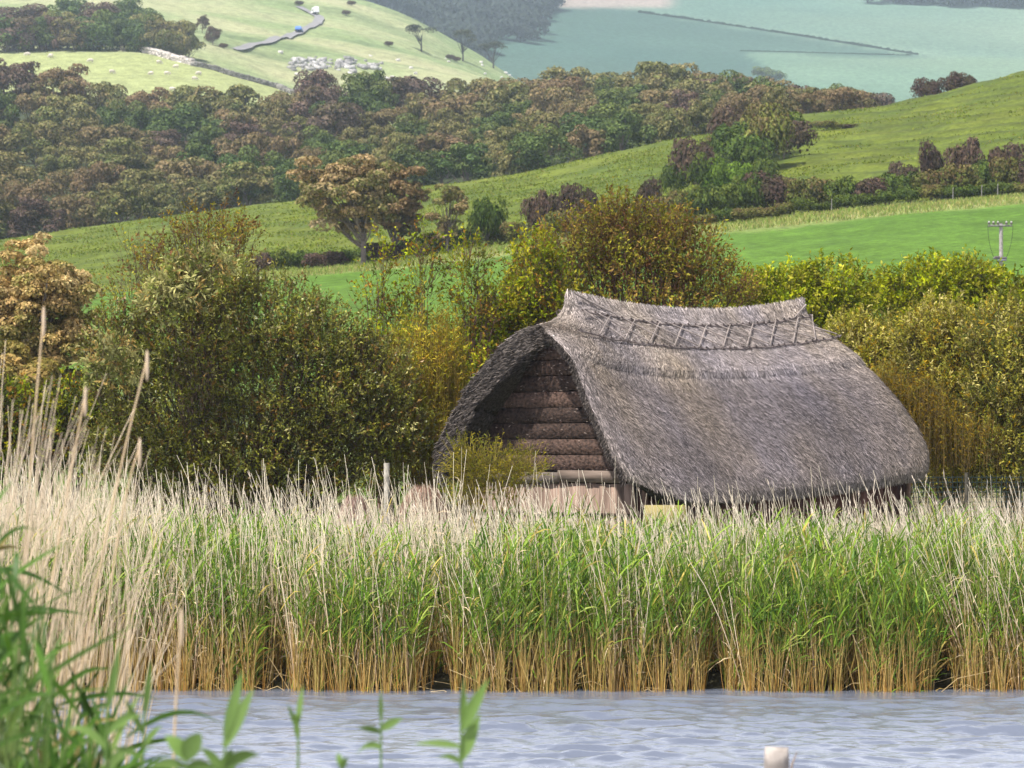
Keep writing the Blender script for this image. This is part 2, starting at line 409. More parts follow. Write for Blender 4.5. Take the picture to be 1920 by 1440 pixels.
mbw.add(np.stack([WX, WY, wz], -1).reshape(-1, 3), quads=np.stack([iw[:-1, :-1], iw[:-1, 1:], iw[1:, 1:], iw[1:, :-1]], -1).reshape(-1, 4), c=(.04, .045, .03))
mw, nt, b = nodes('pond_water')
b.inputs['Base Color'].default_value = (.15, .17, .225, 1); b.inputs['Roughness'].default_value = .09; b.inputs['IOR'].default_value = 2.6  # pale base and raised IOR stand in for bright sky reflection
b.inputs['Specular IOR Level'].default_value = 0.5
geo = N(nt, 'ShaderNodeNewGeometry'); mpp = N(nt, 'ShaderNodeMapping'); mpp.inputs['Scale'].default_value = (.5, 1, 1)
no = N(nt, 'ShaderNodeTexNoise'); no.inputs['Scale'].default_value = 34; no.inputs['Detail'].default_value = 5
bn = N(nt, 'ShaderNodeBump'); bn.inputs['Strength'].default_value = .5; bn.inputs['Distance'].default_value = .012
nt.links.new(geo.outputs['Position'], mpp.inputs[0]); nt.links.new(mpp.outputs[0], no.inputs['Vector'])
nt.links.new(no.outputs['Fac'], bn.inputs['Height']); nt.links.new(bn.outputs[0], b.inputs['Normal'])
w = link('water', mbw.mesh('water', mw, smooth=True)); tag(w, kind='structure')

# ------------------------------------------------------------------ thatched hut
TH = math.radians(38); EU = np.array([math.cos(TH), math.sin(TH), 0]); EV = np.array([math.sin(TH), -math.cos(TH), 0])
HO = np.array([0.22, 48.0, 0.0])
hut = root('thatched_hut', (HO[0], HO[1], 0), 'old boathouse with sagging grey thatched roof and dark plank gable behind the reeds', 'hut')
hut.rotation_euler = (0, 0, TH)     # local x along the ridge; near side is local -y
def L(u, v, z): return np.stack(np.broadcast_arrays(u, -np.asarray(v, float), z), -1)  # local coordinates in the hut's frame
Hh = [0, .05, .16, .28, .42, .61, .635, .66, .75, .82, .86, .91, .96, 1.0]
Ww = [2.84, 2.80, 2.56, 2.24, 1.84, 1.27, 1.25, 1.21, .86, .60, .44, .28, .17, .10]
def wprof(h): return np.interp(h, Hh, Ww) + .012 * sm(h, .60, .68) * (1 - sm(h, .9, 1)) + .06 * np.sin(np.clip(h, 0, .62) / .62 * PI)
def uL(h): return np.interp(h, [0, .10, .4, .66, .74, .79, .83, .87, .92, 1], [.12, .0, .02, .04, .12, .30, .56, .74, .84, .88])
def uR(h): return np.interp(h, [0, .1, .3, .55, .75, .85, .93, 1], [6.66, 6.74, 6.76, 6.68, 6.48, 6.32, 6.25, 6.28])
def zr(u): return 5.27 + .26 * ((u - 3.5) / 2.8) ** 2
def ze(u, v):
    return 2.06 + .42 * np.clip((1.1 - u) / 1.1, 0, 1) ** 1.5 + .36 * np.clip((u - 2.5) / 4.3, 0, 1) ** 1.3 + np.where(v < 0, .12, 0)
def bulge(u, h): return 1 + np.sin(PI * np.clip(h, 0, 1)) ** .8 * (-.05 + .16 * sm(u, .3, 6.2))
def roof_pt(s, h, off=0.0):
    """s 0..1 along near half (gable centre -> side -> far end centre); h 1 ridge .. 0 eave"""
    w = wprof(h); ul = uL(h); ur = uR(h); r = np.minimum(.32, w * .6)
    v0 = np.where(h > .785, 0, (w - .10) * np.clip((.785 - h) / .10, 0, 1) ** .5)
    return w, ul, ur, r, v0
def build_ring(h, side):
    w = wprof(h); ul = uL(h); ur = uR(h); r = min(.30, w * .6)
    v0 = 0.0 if h > .79 else w * min(1, max(0, (.79 - h) / .20)) ** .55 * .97
    rl = .14 + .75 * sm(h, .50, .80) * (1 - .5 * sm(h, .86, .95))
    pts = []
    for a in np.linspace(0, PI / 2, 12): pts.append((ul + rl * (1 - math.cos(a)), v0 + (w - v0) * math.sin(a)))
    for t in np.linspace(0, 1, 46)[1:-1]: pts.append((ul + rl + (ur - r - ul - rl) * t, w))
    for a in np.linspace(0, PI / 2, 8): pts.append((ur - r + r * math.sin(a), w - r + r * math.cos(a)))
    for t in np.linspace(0, 1, 9)[1:]: pts.append((ur, (w - r) * (1 - t)))
    p = np.array(pts); p[:, 1] *= side
    u, v = p[:, 0], p[:, 1]
    zz = ze(u, v) * (1 - h) + zr(u) * h + .05 * (1 - h) * (fbm(u, v, .8, 91) - .5) * 2
    v = v * bulge(u, h) * (1 - (.15 if side > 0 else 0) * np.clip(1 - u / 1.15, 0, 1) ** 1.6 * (1 - sm(h, .35, .75)))
    if side < 0: v = v * (1 - np.clip(1 - u / 1.5, 0, 1) * (.24 * math.exp(-((h - .68) / .17) ** 2) + .05 * (h < .4)))
    n = (fbm(u * 1.0 + 7, h * 4 + side * 9, 1.1, 93) - .5) * .13 * (1 - h ** 3)
    return np.stack([u, -(v + np.sign(v) * n), zz], -1)
HL = np.concatenate([np.linspace(0, .6, 26), np.linspace(.615, .66, 6), np.linspace(.68, 1, 18)])
def thatch_col(p, h):
    hh = h
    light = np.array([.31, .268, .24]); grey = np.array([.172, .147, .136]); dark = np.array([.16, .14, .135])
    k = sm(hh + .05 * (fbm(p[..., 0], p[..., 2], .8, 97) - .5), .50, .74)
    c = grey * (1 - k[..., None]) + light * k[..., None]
    n = fbm(p[..., 0], p[..., 2], 1.3, 95)
    c = c * (0.62 + .76 * n[..., None]); m2 = fbm(p[..., 0] * 1.3, p[..., 2] * .6, .9, 98)[..., None]
    c = c * (1 + (m2 - .5) * np.array([.25, .12, -.35]))
    e = sm(.12 - hh, 0, .12)[..., None]; c = c * (1 - .4 * e) + np.array([.22, .19, .15]) * .4 * e
    stain = (np.exp(-((hh - .60 - .04 * np.sin(p[..., 0] * 1.3)) / .045) ** 2) * np.clip(fbm(p[..., 0], p[..., 1], .7, 96) * 3.6 - 1.5, 0, 1))[..., None] * .7
    return c * (1 - stain) + dark * stain
mbr = MB(); surf_v = []; surf_h = []
for side in (1, -1):
    rings = np.array([build_ring(h, side) for h in HL])
    nh, ns, _ = rings.shape
    ii = np.arange(nh * ns).reshape(nh, ns)
    q = np.stack([ii[:-1, :-1], ii[:-1, 1:], ii[1:, 1:], ii[1:, :-1]], -1).reshape(-1, 4)
    if side < 0: q = q[:, ::-1]
    hc = np.repeat(HL[:, None], ns, 1)
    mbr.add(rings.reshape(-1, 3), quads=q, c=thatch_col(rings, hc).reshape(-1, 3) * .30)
    surf_v.append(rings); surf_h.append(hc)
    if side > 0: top_near = rings[-1]
    else:   # close the ridge top
        top_far = rings[-1]
        mbr.add(np.concatenate([top_near, top_far + [0, 0, .0005]]), quads=[[i, i + 1, ns + i + 1, ns + i] for i in range(ns - 1)], c=(.30, .26, .24))
M_THATCH = mat_attr('thatch', 0.95, 30, .55, .9, stretch=(1, 1, .35), detail=6, spec=.1, bdist=.05)
rf = link('roof', mbr.mesh('roof', M_THATCH, smooth=True), hut)
import bmesh
bm_ = bmesh.new(); bm_.from_mesh(rf.data); bmesh.ops.remove_doubles(bm_, verts=bm_.verts, dist=.002)
bmesh.ops.recalc_face_normals(bm_, faces=bm_.faces); 
dotn = sum(f.normal.dot(f.calc_center_median() - Vector((3.4, 0, 3.0))) * f.calc_area() for f in bm_.faces)
if dotn < 0:
    for f in bm_.faces: f.normal_flip()
bm_.to_mesh(rf.data); bm_.free()
vgp = rf.vertex_groups.new(name='thickness')
for v_ in rf.data.vertices:
    k_ = max(0., 1 - max(v_.co.x, 0) / .8) if v_.co.z < 4.9 else 0
    vgp.add([v_.index], .58 + (-.53 if v_.co.y < -.1 else .24 if v_.co.y > .1 else 0) * k_ - (.50 * min(1, max(0, (v_.co.z - 4.75) / .25)) if v_.co.x > .7 else 0), 'REPLACE')
so = rf.modifiers.new('thick', 'SOLIDIFY'); so.thickness = .60; so.offset = -1; so.vertex_group = 'thickness'
# straws laid down the slope over the roof, joined
def scatter_surface(rings, hc, n, r):
    a = rings[:-1, :-1]; b_ = rings[:-1, 1:]; c_ = rings[1:, 1:]; d_ = rings[1:, :-1]
    ar = np.linalg.norm(np.cross(c_ - a, d_ - b_), axis=-1).ravel(); ar = ar / ar.sum()
    f = r.choice(len(ar), n, p=ar); s, t = r.random(n), r.random(n)
    A, B, Cc, D = (x.reshape(-1, 3)[f] for x in (a, b_, c_, d_))
    p = A * ((1 - s) * (1 - t))[:, None] + B * (s * (1 - t))[:, None] + Cc * (s * t)[:, None] + D * ((1 - s) * t)[:, None]
    dn = norm((A + B) - (Cc + D)); nn = norm(np.cross(B - A, D - A))
    h0 = hc[:-1, :-1].ravel()[f]; h1 = hc[1:, :-1].ravel()[f]
    return p, dn, nn, h0 + (h1 - h0) * t
ms = MB(); cen = np.array([3.4, 0, 3.0])
for side, rings, hc, n in ((1, surf_v[0], surf_h[0], 210000), (-1, surf_v[1], surf_h[1], 34000)):
    p, dn, nn, h = scatter_surface(rings, hc, n, rng)
    flip = np.sum(nn * (p - cen), 1) < 0; nn[flip] *= -1
    dn = norm(dn + np.array([.22, 0, 0]) * (p[:, :1] > .6) * side + rvec(n) * .30)
    dn = norm(dn - nn * np.sum(dn * nn, 1)[:, None])
    lift = np.abs(rng.normal(0, .018, n)) + .003
    ln = rng.uniform(.07, .16, n); wd = rng.uniform(.004, .0085, n)
    base = p - dn * ln[:, None] * .5 + nn * .003; tip = p + dn * ln[:, None] * .5 + nn * lift[:, None]
    sd = norm(np.cross(dn, nn))
    v = np.stack([base + sd * wd[:, None] * .5, base - sd * wd[:, None] * .5, tip - sd * wd[:, None] * .35, tip + sd * wd[:, None] * .35], 1)
    bright = np.clip(rng.lognormal(-.12, .66, n), .14, 3.0)[:, None]
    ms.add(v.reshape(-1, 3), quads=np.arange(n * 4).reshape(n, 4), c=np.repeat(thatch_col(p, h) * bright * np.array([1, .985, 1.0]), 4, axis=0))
# fringe along the eave and round the gable verge
for side, rings in ((1, surf_v[0]), (-1, surf_v[1])):
    edge = rings[0]; n = 5200
    i = rng.integers(0, len(edge) - 1, n); t = rng.random(n)[:, None]
    p = edge[i] * (1 - t) + edge[i + 1] * t
    inw = norm(np.array([3.4, 0, 0]) - p * np.array([1, 1, 0])); depth = rng.uniform(0, .3, n)[:, None]
    p = p + inw * depth + np.array([0, 0, .03]) + np.array([0, 0, -.15]) * depth
    ln = rng.uniform(.06, .17, n)[:, None]; d = norm(np.array([0, 0, -1]) + rvec(n) * .35 - inw * .35)
    leaves(ms, p + np.array([0, 0, .05]), d, rvec(n), ln[:, 0], .012, np.array([.24, .21, .18]) * rng.uniform(.4, 1.4, (n, 1)))
    k = (HL < .80); vg = rings[k, 0]; n = 6500
    i = rng.integers(0, len(vg) - 1, n); t = rng.random(n)[:, None]
    p = vg[i] * (1 - t) + vg[i + 1] * t
    nin = np.array([0, 1 * side, -.9]); nin = nin / np.linalg.norm(nin)
    p = p + nin * rng.uniform(0, .48 if side < 0 else .09, n)[:, None] + np.array([1., 0, 0]) * (rng.random(n) ** 2 * .5)[:, None] * (np.arange(n) % 2)[:, None] * (side < 0)
    dn = norm(vg[i] - vg[i + 1]); d = norm(dn * .7 + np.array([-.6, 0, 0]) + rvec(n) * .3)
    leaves(ms, p, d, rvec(n), rng.uniform(.05, .13, n), .013, np.array([.12, .10, .088]) * rng.uniform(.3, 1.4, (n, 1)))  # verge straws coloured darker to put the rim in shade
st = link('straw', ms.mesh('straw', mat_attr('thatch_straw', .8, spec=.25)), rf); tag(st, kind='stuff')
# ridge tips: tufts of straw standing up at both ends of the ridge
mt = MB()
n = 2200; top = surf_v[0][-1]; i = rng.integers(6, len(top) - 9, n)
p = top[i].copy(); p[:, 1] *= rng.uniform(-1, 1, n)
leaves(mt, p - np.array([0, 0, .04]), norm(np.array([0, 0, 1.]) * .55 + rvec(n) * .6), rvec(n), rng.uniform(.06, .12, n), .012, np.array([.42, .37, .34]) * rng.uniform(.5, 1.4, (n, 1)))
o = link('ridge_straw', mt.mesh('ridge_straw', M_STRAW), rf); tag(o, kind='stuff')

# hazel rods pinned along the ridge cap
def roof_at(u, h, side, off=.035):
    w = wprof(h) * bulge(u, h); z = ze(u, side) * (1 - h) + zr(u) * h
    n = np.array([0, -side * .72, .69]); return np.array([u, -side * w, z]) + n * off
ROD = (.26, .22, .20); ROD2 = (.17, .14, .13)
HU, HLW = .905, .775
for side in (1, -1):
    for hh, a, b_ in ((HU, .95, 6.22 if side > 0 else 5.9), (HLW, .50, 6.44 if side > 0 else 6.1)):
        k = 40; us = np.linspace(a, b_, k)
        pts = np.array([roof_at(u, hh + .004 * math.sin(u * 9), side) for u in us])
        mb = MB(); tube1(mb, pts, .017, .015, ROD2, 5)
        # knots where the spars pin the rod down
        for u in np.arange(a + .1, b_, .16):
            c = roof_at(u + rng.uniform(-.04, .04), hh, side, .05); mb2 = c + np.array([[-.03, 0, .012], [0, 0, .0], [.03, 0, -.015]])
            tube1(mb, mb2, .022, .02, ROD2, 4)
        link('long_rod', mb.mesh('long_rod', M_WOOD), hut)
    us = np.linspace(1.15, 6.0, 10)
    for i, u in enumerate(us):
        for (ua, ha), (ub, hb), rr in (((u + .40, HU), (u - .22, HLW), .012), ((u - .42, HU - .005), (u + .34, HLW + .01), .013)):
            ub = min(max(ub, .7), 6.34 if side > 0 else 6.0); ua = min(max(ua, .95), 6.2 if side > 0 else 5.9)
            pts = [roof_at(ua + (ub - ua) * t, ha + (hb - ha) * t, side, .062 + .012 * math.sin(t * PI)) for t in np.linspace(0, 1, 5)]
            mb = MB(); tube1(mb, pts, rr, rr, ROD, 5); link('cross_rod', mb.mesh('cross_rod', M_WOOD), hut)
    # rods running up to the ridge tips
    for (ua, ha), (ub, hb) in () if side < 0 else (((.93, .985), (1.7, .92)), ((6.20, .965), (5.8, .91))):
        pts = [roof_at(ua + (ub - ua) * t, ha + (hb - ha) * t, side, .05) for t in np.linspace(0, 1, 6)]
        mb = MB(); tube1(mb, pts, .018, .014, ROD, 5); link('cross_rod', mb.mesh('cross_rod', M_WOOD), hut)
# gable: waney-edged dark boards, each overlapping the one below
GU = .52
z0 = 2.52; bh = .262; nb = 9
for i in range(nb):
    zb = z0 + i * bh; zt = zb + bh - .006
    if zb > 4.75: break
    def halfw(z):
        h = (z - 2.3) / 3.0; return max(.12, float(wprof(np.array(min(max(h, 0), .83)))) - .10)
    wa, wb = halfw(zb), halfw(zt); k = 22; mb = MB()
    t = np.linspace(-1, 1, k); ve = []
    for j in range(k):
        wav = .022 * (fbm(np.array(t[j] * 4 + i * 7), np.array(i * 3.3), 2.0, 5) - .5) * 2
        v_b, v_t = t[j] * wa, t[j] * wb
        v_b, v_t = (v_b * .93 if v_b > 0 else v_b), (v_t * .93 if v_t > 0 else v_t)
        ve += [L(GU - .013, v_b, zb + wav + .012), L(GU - .012, v_t, zt), L(GU + .02, v_t, zt), L(GU + .0, v_b, zb + wav)]
    q = []
    for j in range(k - 1):
        a = j * 4; b_ = a + 4
        for x, y in ((0, 1), (1, 2), (2, 3), (3, 0)): q.append([a + x, a + y, b_ + y, b_ + x])
    q += [[0, 3, 2, 1], [4 * (k - 1), 4 * (k - 1) + 1, 4 * (k - 1) + 2, 4 * (k - 1) + 3]]
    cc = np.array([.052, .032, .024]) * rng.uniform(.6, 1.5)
    mb.add(np.array(ve), quads=q, c=cc)
    # raised flakes of paler bark along the board
    n = 46; tt = rng.uniform(-.97, .97, n); hz = rng.uniform(0, 1.05, n)
    pv = tt * (wa + (wb - wa) * hz); pz = zb + bh * hz
    base = L(GU - .034 + .018 * hz, pv, pz); 
    fl = rng.random(n) < .35
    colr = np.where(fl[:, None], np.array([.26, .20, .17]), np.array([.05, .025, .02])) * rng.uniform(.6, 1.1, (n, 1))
    leaves(mb, base, norm(np.stack([np.full(n, -.05), rng.choice([-1, 1], n) * 1.0, rng.normal(0, .25, n)], -1)), np.tile([-1., 0, 0], (n, 1)) + rvec(n) * .4, rng.uniform(.03, .11, n), rng.uniform(.008, .022, n), colr)
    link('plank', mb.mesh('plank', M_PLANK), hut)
mb = MB(); box(mb, (GU + .03, -2.3, .3), (GU + .08, 2.3, 2.9), (.03, .018, .014)); box(mb, (GU + .03, -1.5, 2.9), (GU + .08, 1.5, 3.9), (.03, .018, .014))
box(mb, (GU + .03, -.75, 3.9), (GU + .08, .75, 4.6), (.03, .018, .014))
link('gable_backing', mb.mesh('gable_backing', M_WOOD), hut)
# tie beam over the lower wall, in two lengths
for (v0, v1, dz, cc) in ((-1.95, .35, -.03, (.135, .11, .092)), (.36, 2.02, .0, (.165, .125, .10))):
    mb = MB(); box(mb, (GU - .13, -v1, 2.335 + dz), (GU - .06, -v0, 2.525 + dz), cc, .006)
    link('beam', mb.mesh('beam', mat_attr('beam_wood', .8, 12, .35, .5, stretch=(1, .15, 1), detail=7) if v0 < 0 else bpy.data.materials['beam_wood']), hut)
# lower gable wall: upright split boards
v = -2.2
while v < 2.2:
    wv = rng.uniform(.12, .19); mb = MB()
    box(mb, (GU - .09 + rng.uniform(-.01, .01), -min(v + wv - .008, 2.22), .3), (GU - .02, -v, 2.33 + rng.uniform(-.02, .0)), np.array([.22, .155, .12]) * rng.uniform(.55, 1.3), .004)
    link('wall_board', mb.mesh('wall_board', M_GRAIN), hut); v += wv
mb = MB(); box(mb, (GU - .125, -2.2, 1.80), (GU - .095, 2.2, 1.84), (.06, .04, .03), .003); link('rail', mb.mesh('rail', M_WOOD), hut)
# long side walls under the eaves and far end wall, upright boards
for side in (1, -1):
    u = GU
    while u < 6.55:
        wu = rng.uniform(.17, .24); mb = MB(); y = -side * 2.24 + rng.uniform(-.012, .012)
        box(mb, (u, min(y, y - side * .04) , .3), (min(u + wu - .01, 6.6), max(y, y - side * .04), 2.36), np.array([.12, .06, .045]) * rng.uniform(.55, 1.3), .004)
        link('wall_board', mb.mesh('wall_board', M_GRAIN), hut); u += wu
    for z in (1.2, 1.82):
        mb = MB(); y = -side * 2.32; box(mb, (GU, y - .02, z), (6.6, y + .02, z + .05), (.07, .045, .035), .003); link('rail', mb.mesh('rail', M_WOOD), hut)
    for u in (GU + .05, 2.1, 3.7, 5.2, 6.55):
        mb = MB(); tube1(mb, [(u, -side * 2.36, .3), (u + .01, -side * 2.36, 1.3), (u, -side * 2.36, 2.45)], .06, .05, (.14, .09, .07), 7); link('post', mb.mesh('post', M_WOOD), hut)
v = -2.2
while v < 2.2:
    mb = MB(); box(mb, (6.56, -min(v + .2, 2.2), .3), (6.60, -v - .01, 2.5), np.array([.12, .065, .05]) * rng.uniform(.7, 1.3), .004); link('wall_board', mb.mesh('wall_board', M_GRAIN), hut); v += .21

# ------------------------------------------------------------------ shrubs and trees
def shrub_parts(base, lobes, n_sprig, spl, leaf_l, leaf_w, per, pal, twig_c=(.10, .07, .05), upb=.6, outb=.8, rnd=.5, shell=.35, nbr=50, r0=.05, mat=None, leafless=0.0, rr=None, core=.12):
    """lobes: (x,y,z,rx,ry,rz) relative to base. Returns foliage mesh, branch mesh"""
    r = rr or rng; lobes = np.array(lobes, float)
    w = (lobes[:, 3] * lobes[:, 5]); w = w / w.sum()
    li = r.choice(len(lobes), n_sprig, p=w); d = rvec(n_sprig, r)
    low = d[:, 2] < -.3; d[low, 2] *= .5; d = norm(d)
    rad = 1 - np.abs(r.normal(0, shell, n_sprig)); rad = np.clip(rad, core, 1.0)
    lump = 1 + .22 * (np.array([mnoise.noise(Vector((float(a) * 2.3 + float(l) * 3, float(b_) * 2.3, float(c_) * 2.3))) for a, b_, c_, l in zip(d[:, 0], d[:, 1], d[:, 2], li)]))
    pos = lobes[li, :3] + d * lobes[li, 3:] * (rad * lump)[:, None]
    pos[:, 2] = np.maximum(pos[:, 2], .05)
    out = norm(d + 1e-6)
    sd = norm(out * outb + np.array([0, 0, upb]) + rvec(n_sprig, r) * rnd)
    sl = spl * r.uniform(.6, 1.4, n_sprig)
    mb = MB(); mt = MB()
    tw = np.stack([pos - sd * sl[:, None] * .3, pos + sd * sl[:, None] * .35 + rvec(n_sprig, r) * sl[:, None] * .05, pos + sd * sl[:, None]], 1)
    tc_ = np.tile(np.array(twig_c), (n_sprig, 3, 1)) * r.uniform(.6, 1.5, (n_sprig, 1, 1))
    wdt = np.tile(np.array([1.0, .7, .4]), (n_sprig, 1)) * max(.006, leaf_w * .16)
    tubes(mt, tw, wdt * .6, tc_, 3)
    keep = np.where(r.random(n_sprig) >= leafless)[0]
    k = np.repeat(keep, per); t = r.uniform(.0, 1.05, len(k))
    cl = np.array([mnoise.noise(Vector(q_) * 1.6) + .5 * mnoise.noise(Vector(q_) * 4.0) for q_ in pos])
    c0 = (pick(pal, n_sprig, r) * (1 + .55 * cl[:, None]))[k] * np.clip(r.normal(1, .16, (len(k), 1)), .5, 1.6)
    pb = pos[k] + sd[k] * (sl[k] * t)[:, None]
    ld = norm(sd[k] * .7 + rvec(len(k), r) * .75)
    leaves(mb, pb, ld, rvec(len(k), r) + out[k] * .6 + np.array([0, 0, .5]), leaf_l * r.uniform(.6, 1.35, len(k)), leaf_w * r.uniform(.7, 1.3, len(k)), c0, .1)
    # boughs from the base to the sprigs
    if nbr:
        sel = r.choice(n_sprig, nbr); k_ = 7; tt = np.linspace(0, 1, k_)[None, :, None]
        tip = pos[sel][:, None, :]; st_ = np.stack([r.normal(0, .12, nbr), r.normal(0, .12, nbr), np.zeros(nbr)], 1)[:, None, :]
        mid = lobes[li[sel], :3][:, None, :] * .6 + np.array([0, 0, .2])
        pts = (1 - tt) ** 2 * st_ + 2 * tt * (1 - tt) * mid + tt ** 2 * tip
        pts = pts + r.normal(0, 1, pts.shape) * np.array([.02, .02, .02]) * np.clip(tt * 4, 0, 1) * max(1, lobes[:, 3].max())
        rad_ = np.linspace(1, .15, k_)[None] * r.uniform(.35, 1, (nbr, 1)) * r0
        tubes(mt, pts, rad_, np.tile(np.array(twig_c), (nbr, k_, 1)) * r.uniform(.7, 1.5, (nbr, 1, 1)), 4)
    return mb.mesh('foliage', mat or M_LEAF), mt.mesh('branches', M_BARK)
def px_lobes(d, spec, base):
    out = []
    for s in spec:
        px, py, rx, ry = s[:4]; dy = s[4] if len(s) > 4 else 0
        c = P(px, py, d + dy) - base; m = (d + dy) / F
        out.append((c[0], c[1], c[2], rx * m, rx * m * .8, ry * m))
    return out
def shrub(name, label, px, d, spec, cat='bush', group=None, **kw):
    x = (px - 960) / F * d; base = np.array([x, d, float(ground(x, d)) - .03])
    f, b_ = shrub_parts(base, px_lobes(d, spec, base), **kw)
    o = root(name, base, label, cat, group); link('foliage', f, o); link('branches', b_, o)
    return o
OLIVE = [((.15, .155, .035), 4), ((.20, .20, .045), 3), ((.28, .27, .09), 1.4), ((.19, .12, .04), 1.6), ((.38, .35, .17), .5), ((.10, .12, .03), 2)]
YG = [((.31, .33, .04), 4), ((.22, .26, .035), 3), ((.38, .36, .08), 2), ((.13, .17, .025), 1.5)]
PALE = [((.42, .38, .11), 3), ((.32, .30, .07), 3), ((.52, .46, .20), 1.6), ((.18, .19, .04), 1.6), ((.36, .25, .05), 1.2)]
GOLD = [((.38, .31, .07), 3), ((.31, .29, .06), 3), ((.20, .20, .03), 2), ((.48, .32, .07), 1)]
BRWN = [((.20, .13, .05), 3), ((.28, .20, .06), 2), ((.18, .17, .035), 3), ((.30, .28, .06), 1.8), ((.14, .07, .035), 1.2)]
SAP = [((.20, .24, .03), 3), ((.32, .30, .05), 2), ((.24, .14, .04), 1.3), ((.12, .15, .03), 1.5)]

shrub('willow_bush', 'big round olive and russet willow bush filling the bank left of the hut', 450, 50.5,
      [(360, 640, 130, 140), (500, 620, 120, 100), (560, 740, 150, 130), (330, 800, 140, 130), (480, 860, 180, 100), (660, 790, 110, 130), (240, 720, 70, 100), (400, 545, 95, 62),
       (600, 650, 95, 80), (690, 720, 90, 90), (735, 830, 80, 90), (250, 860, 90, 90), (320, 590, 55, 60), (215, 650, 60, 70), (600, 910, 150, 55), (400, 930, 150, 50)],
      n_sprig=12500, spl=.26, leaf_l=.074, leaf_w=.029, per=8, pal=OLIVE, upb=1.0, nbr=170, r0=.05, mat=M_LEAF_GLOSS, shell=.3)
shrub('willow_bush', 'pale silvery leafed shoots flagging at the upper left of the big willow bush', 330, 49.0,
      [(335, 545, 50, 45), (300, 570, 36, 34), (215, 680, 45, 50), (400, 500, 40, 24)], n_sprig=420, spl=.24, leaf_l=.13, leaf_w=.04, per=9,
      pal=[((.36, .34, .16), 2), ((.30, .30, .14), 2), ((.20, .22, .07), 2), ((.38, .28, .12), .7)], upb=.3, outb=.5, nbr=0)
shrub('thorn_tree', 'sparse brown twiggy thorn tree rising behind the big willow bush', 385, 59,
      [(385, 430, 65, 48), (440, 445, 45, 40), (330, 470, 60, 35), (300, 500, 55, 30), (420, 480, 60, 30)], n_sprig=520, spl=.36, leaf_l=.075, leaf_w=.036, per=9,
      pal=BRWN, upb=.7, nbr=70, r0=.06, leafless=.35, shell=.4)
shrub('thorn_tree', 'thin bare topped sapling leaning left above the willow bush', 270, 58,
      [(255, 500, 42, 80), (240, 560, 50, 50)], n_sprig=150, spl=.4, leaf_l=.075, leaf_w=.035, per=5, pal=BRWN, upb=.9, nbr=22, r0=.04, leafless=.45)
shrub('hawthorn', 'tall russet and gold hawthorn standing directly behind the thatched ridge', 1200, 60,
      [(1190, 500, 110, 85), (1100, 480, 90, 75), (1280, 490, 90, 75), (1160, 420, 65, 50), (1240, 440, 60, 50), (1020, 540, 75, 70), (1340, 550, 80, 55), (1200, 600, 190, 60), (1010, 600, 80, 60)],
      n_sprig=5200, spl=.34, leaf_l=.085, leaf_w=.04, per=6, pal=BRWN + [((.25, .22, .05), 2.4), ((.15, .17, .03), 2.0)], upb=.8, nbr=170, r0=.07, twig_c=(.13, .075, .05), leafless=.12)
shrub('alder', 'upright leafy alder with yellow tipped shoots left of the thatched ridge', 1010, 57,
      [(1020, 560, 60, 80), (960, 590, 55, 70), (1000, 480, 40, 40), (920, 640, 60, 70), (990, 660, 70, 70)], n_sprig=1500, spl=.3, leaf_l=.09, leaf_w=.045, per=7, pal=SAP + [((.28, .25, .05), 1.2)],
      upb=1.0, nbr=60, r0=.04)
for (px, sp, lb, n) in ((725, [(715, 500, 26, 55), (700, 560, 36, 50), (740, 590, 38, 55), (720, 650, 50, 50)], 'slender half bare sapling, leftmost of the three against the green field', 260),
                        (790, [(790, 470, 24, 45), (800, 540, 40, 55), (760, 600, 38, 50), (800, 650, 50, 50)], 'slender sapling with dark twigs, middle one of the three against the green field', 330),
                        (875, [(880, 500, 36, 50), (890, 580, 48, 60), (870, 660, 60, 60), (850, 740, 50, 60)], 'fuller green sapling, rightmost of the three beside the alder', 760)):
    shrub('sapling', lb, px, 56, sp, 'sapling', 'saplings against the field', n_sprig=n, spl=.34, leaf_l=.08, leaf_w=.04, per=6, pal=SAP, upb=1.1, nbr=24, r0=.035, leafless=.25, twig_c=(.12, .07, .055))
shrub('willow_scrub', 'low dark green scrub filling the gap behind the golden withies', 840, 55.5,
      [(840, 760, 90, 90), (760, 720, 90, 90), (900, 740, 60, 80), (700, 690, 70, 60), (780, 870, 100, 60)], n_sprig=2400, spl=.3, leaf_l=.08, leaf_w=.038, per=7, pal=SAP, upb=.9, nbr=40, r0=.03)
shrub('golden_withies', 'clump of upright golden willow withies just left of the thatched gable', 800, 51.5,
      [(800, 740, 62, 120), (760, 760, 50, 110), (840, 720, 36, 90), (800, 850, 80, 70)], 'withies', n_sprig=1900, spl=.62, leaf_l=.10, leaf_w=.018, per=8, pal=GOLD, upb=2.6, outb=.15, rnd=.22, nbr=40, r0=.02, twig_c=(.24, .17, .04))
shrub('lichen_bush', 'small spiky yellow green bush growing in front of the plank gable', 915, 45.2,
      [(880, 870, 42, 42), (930, 880, 52, 42), (985, 880, 36, 34), (900, 920, 60, 30)], n_sprig=950, spl=.22, leaf_l=.05, leaf_w=.016, per=6,
      pal=[((.26, .22, .03), 2), ((.18, .18, .03), 2), ((.30, .25, .05), 1), ((.12, .13, .03), 2)], upb=.5, outb=1.0, rnd=.6, nbr=70, r0=.022, twig_c=(.24, .19, .04), leafless=.2)
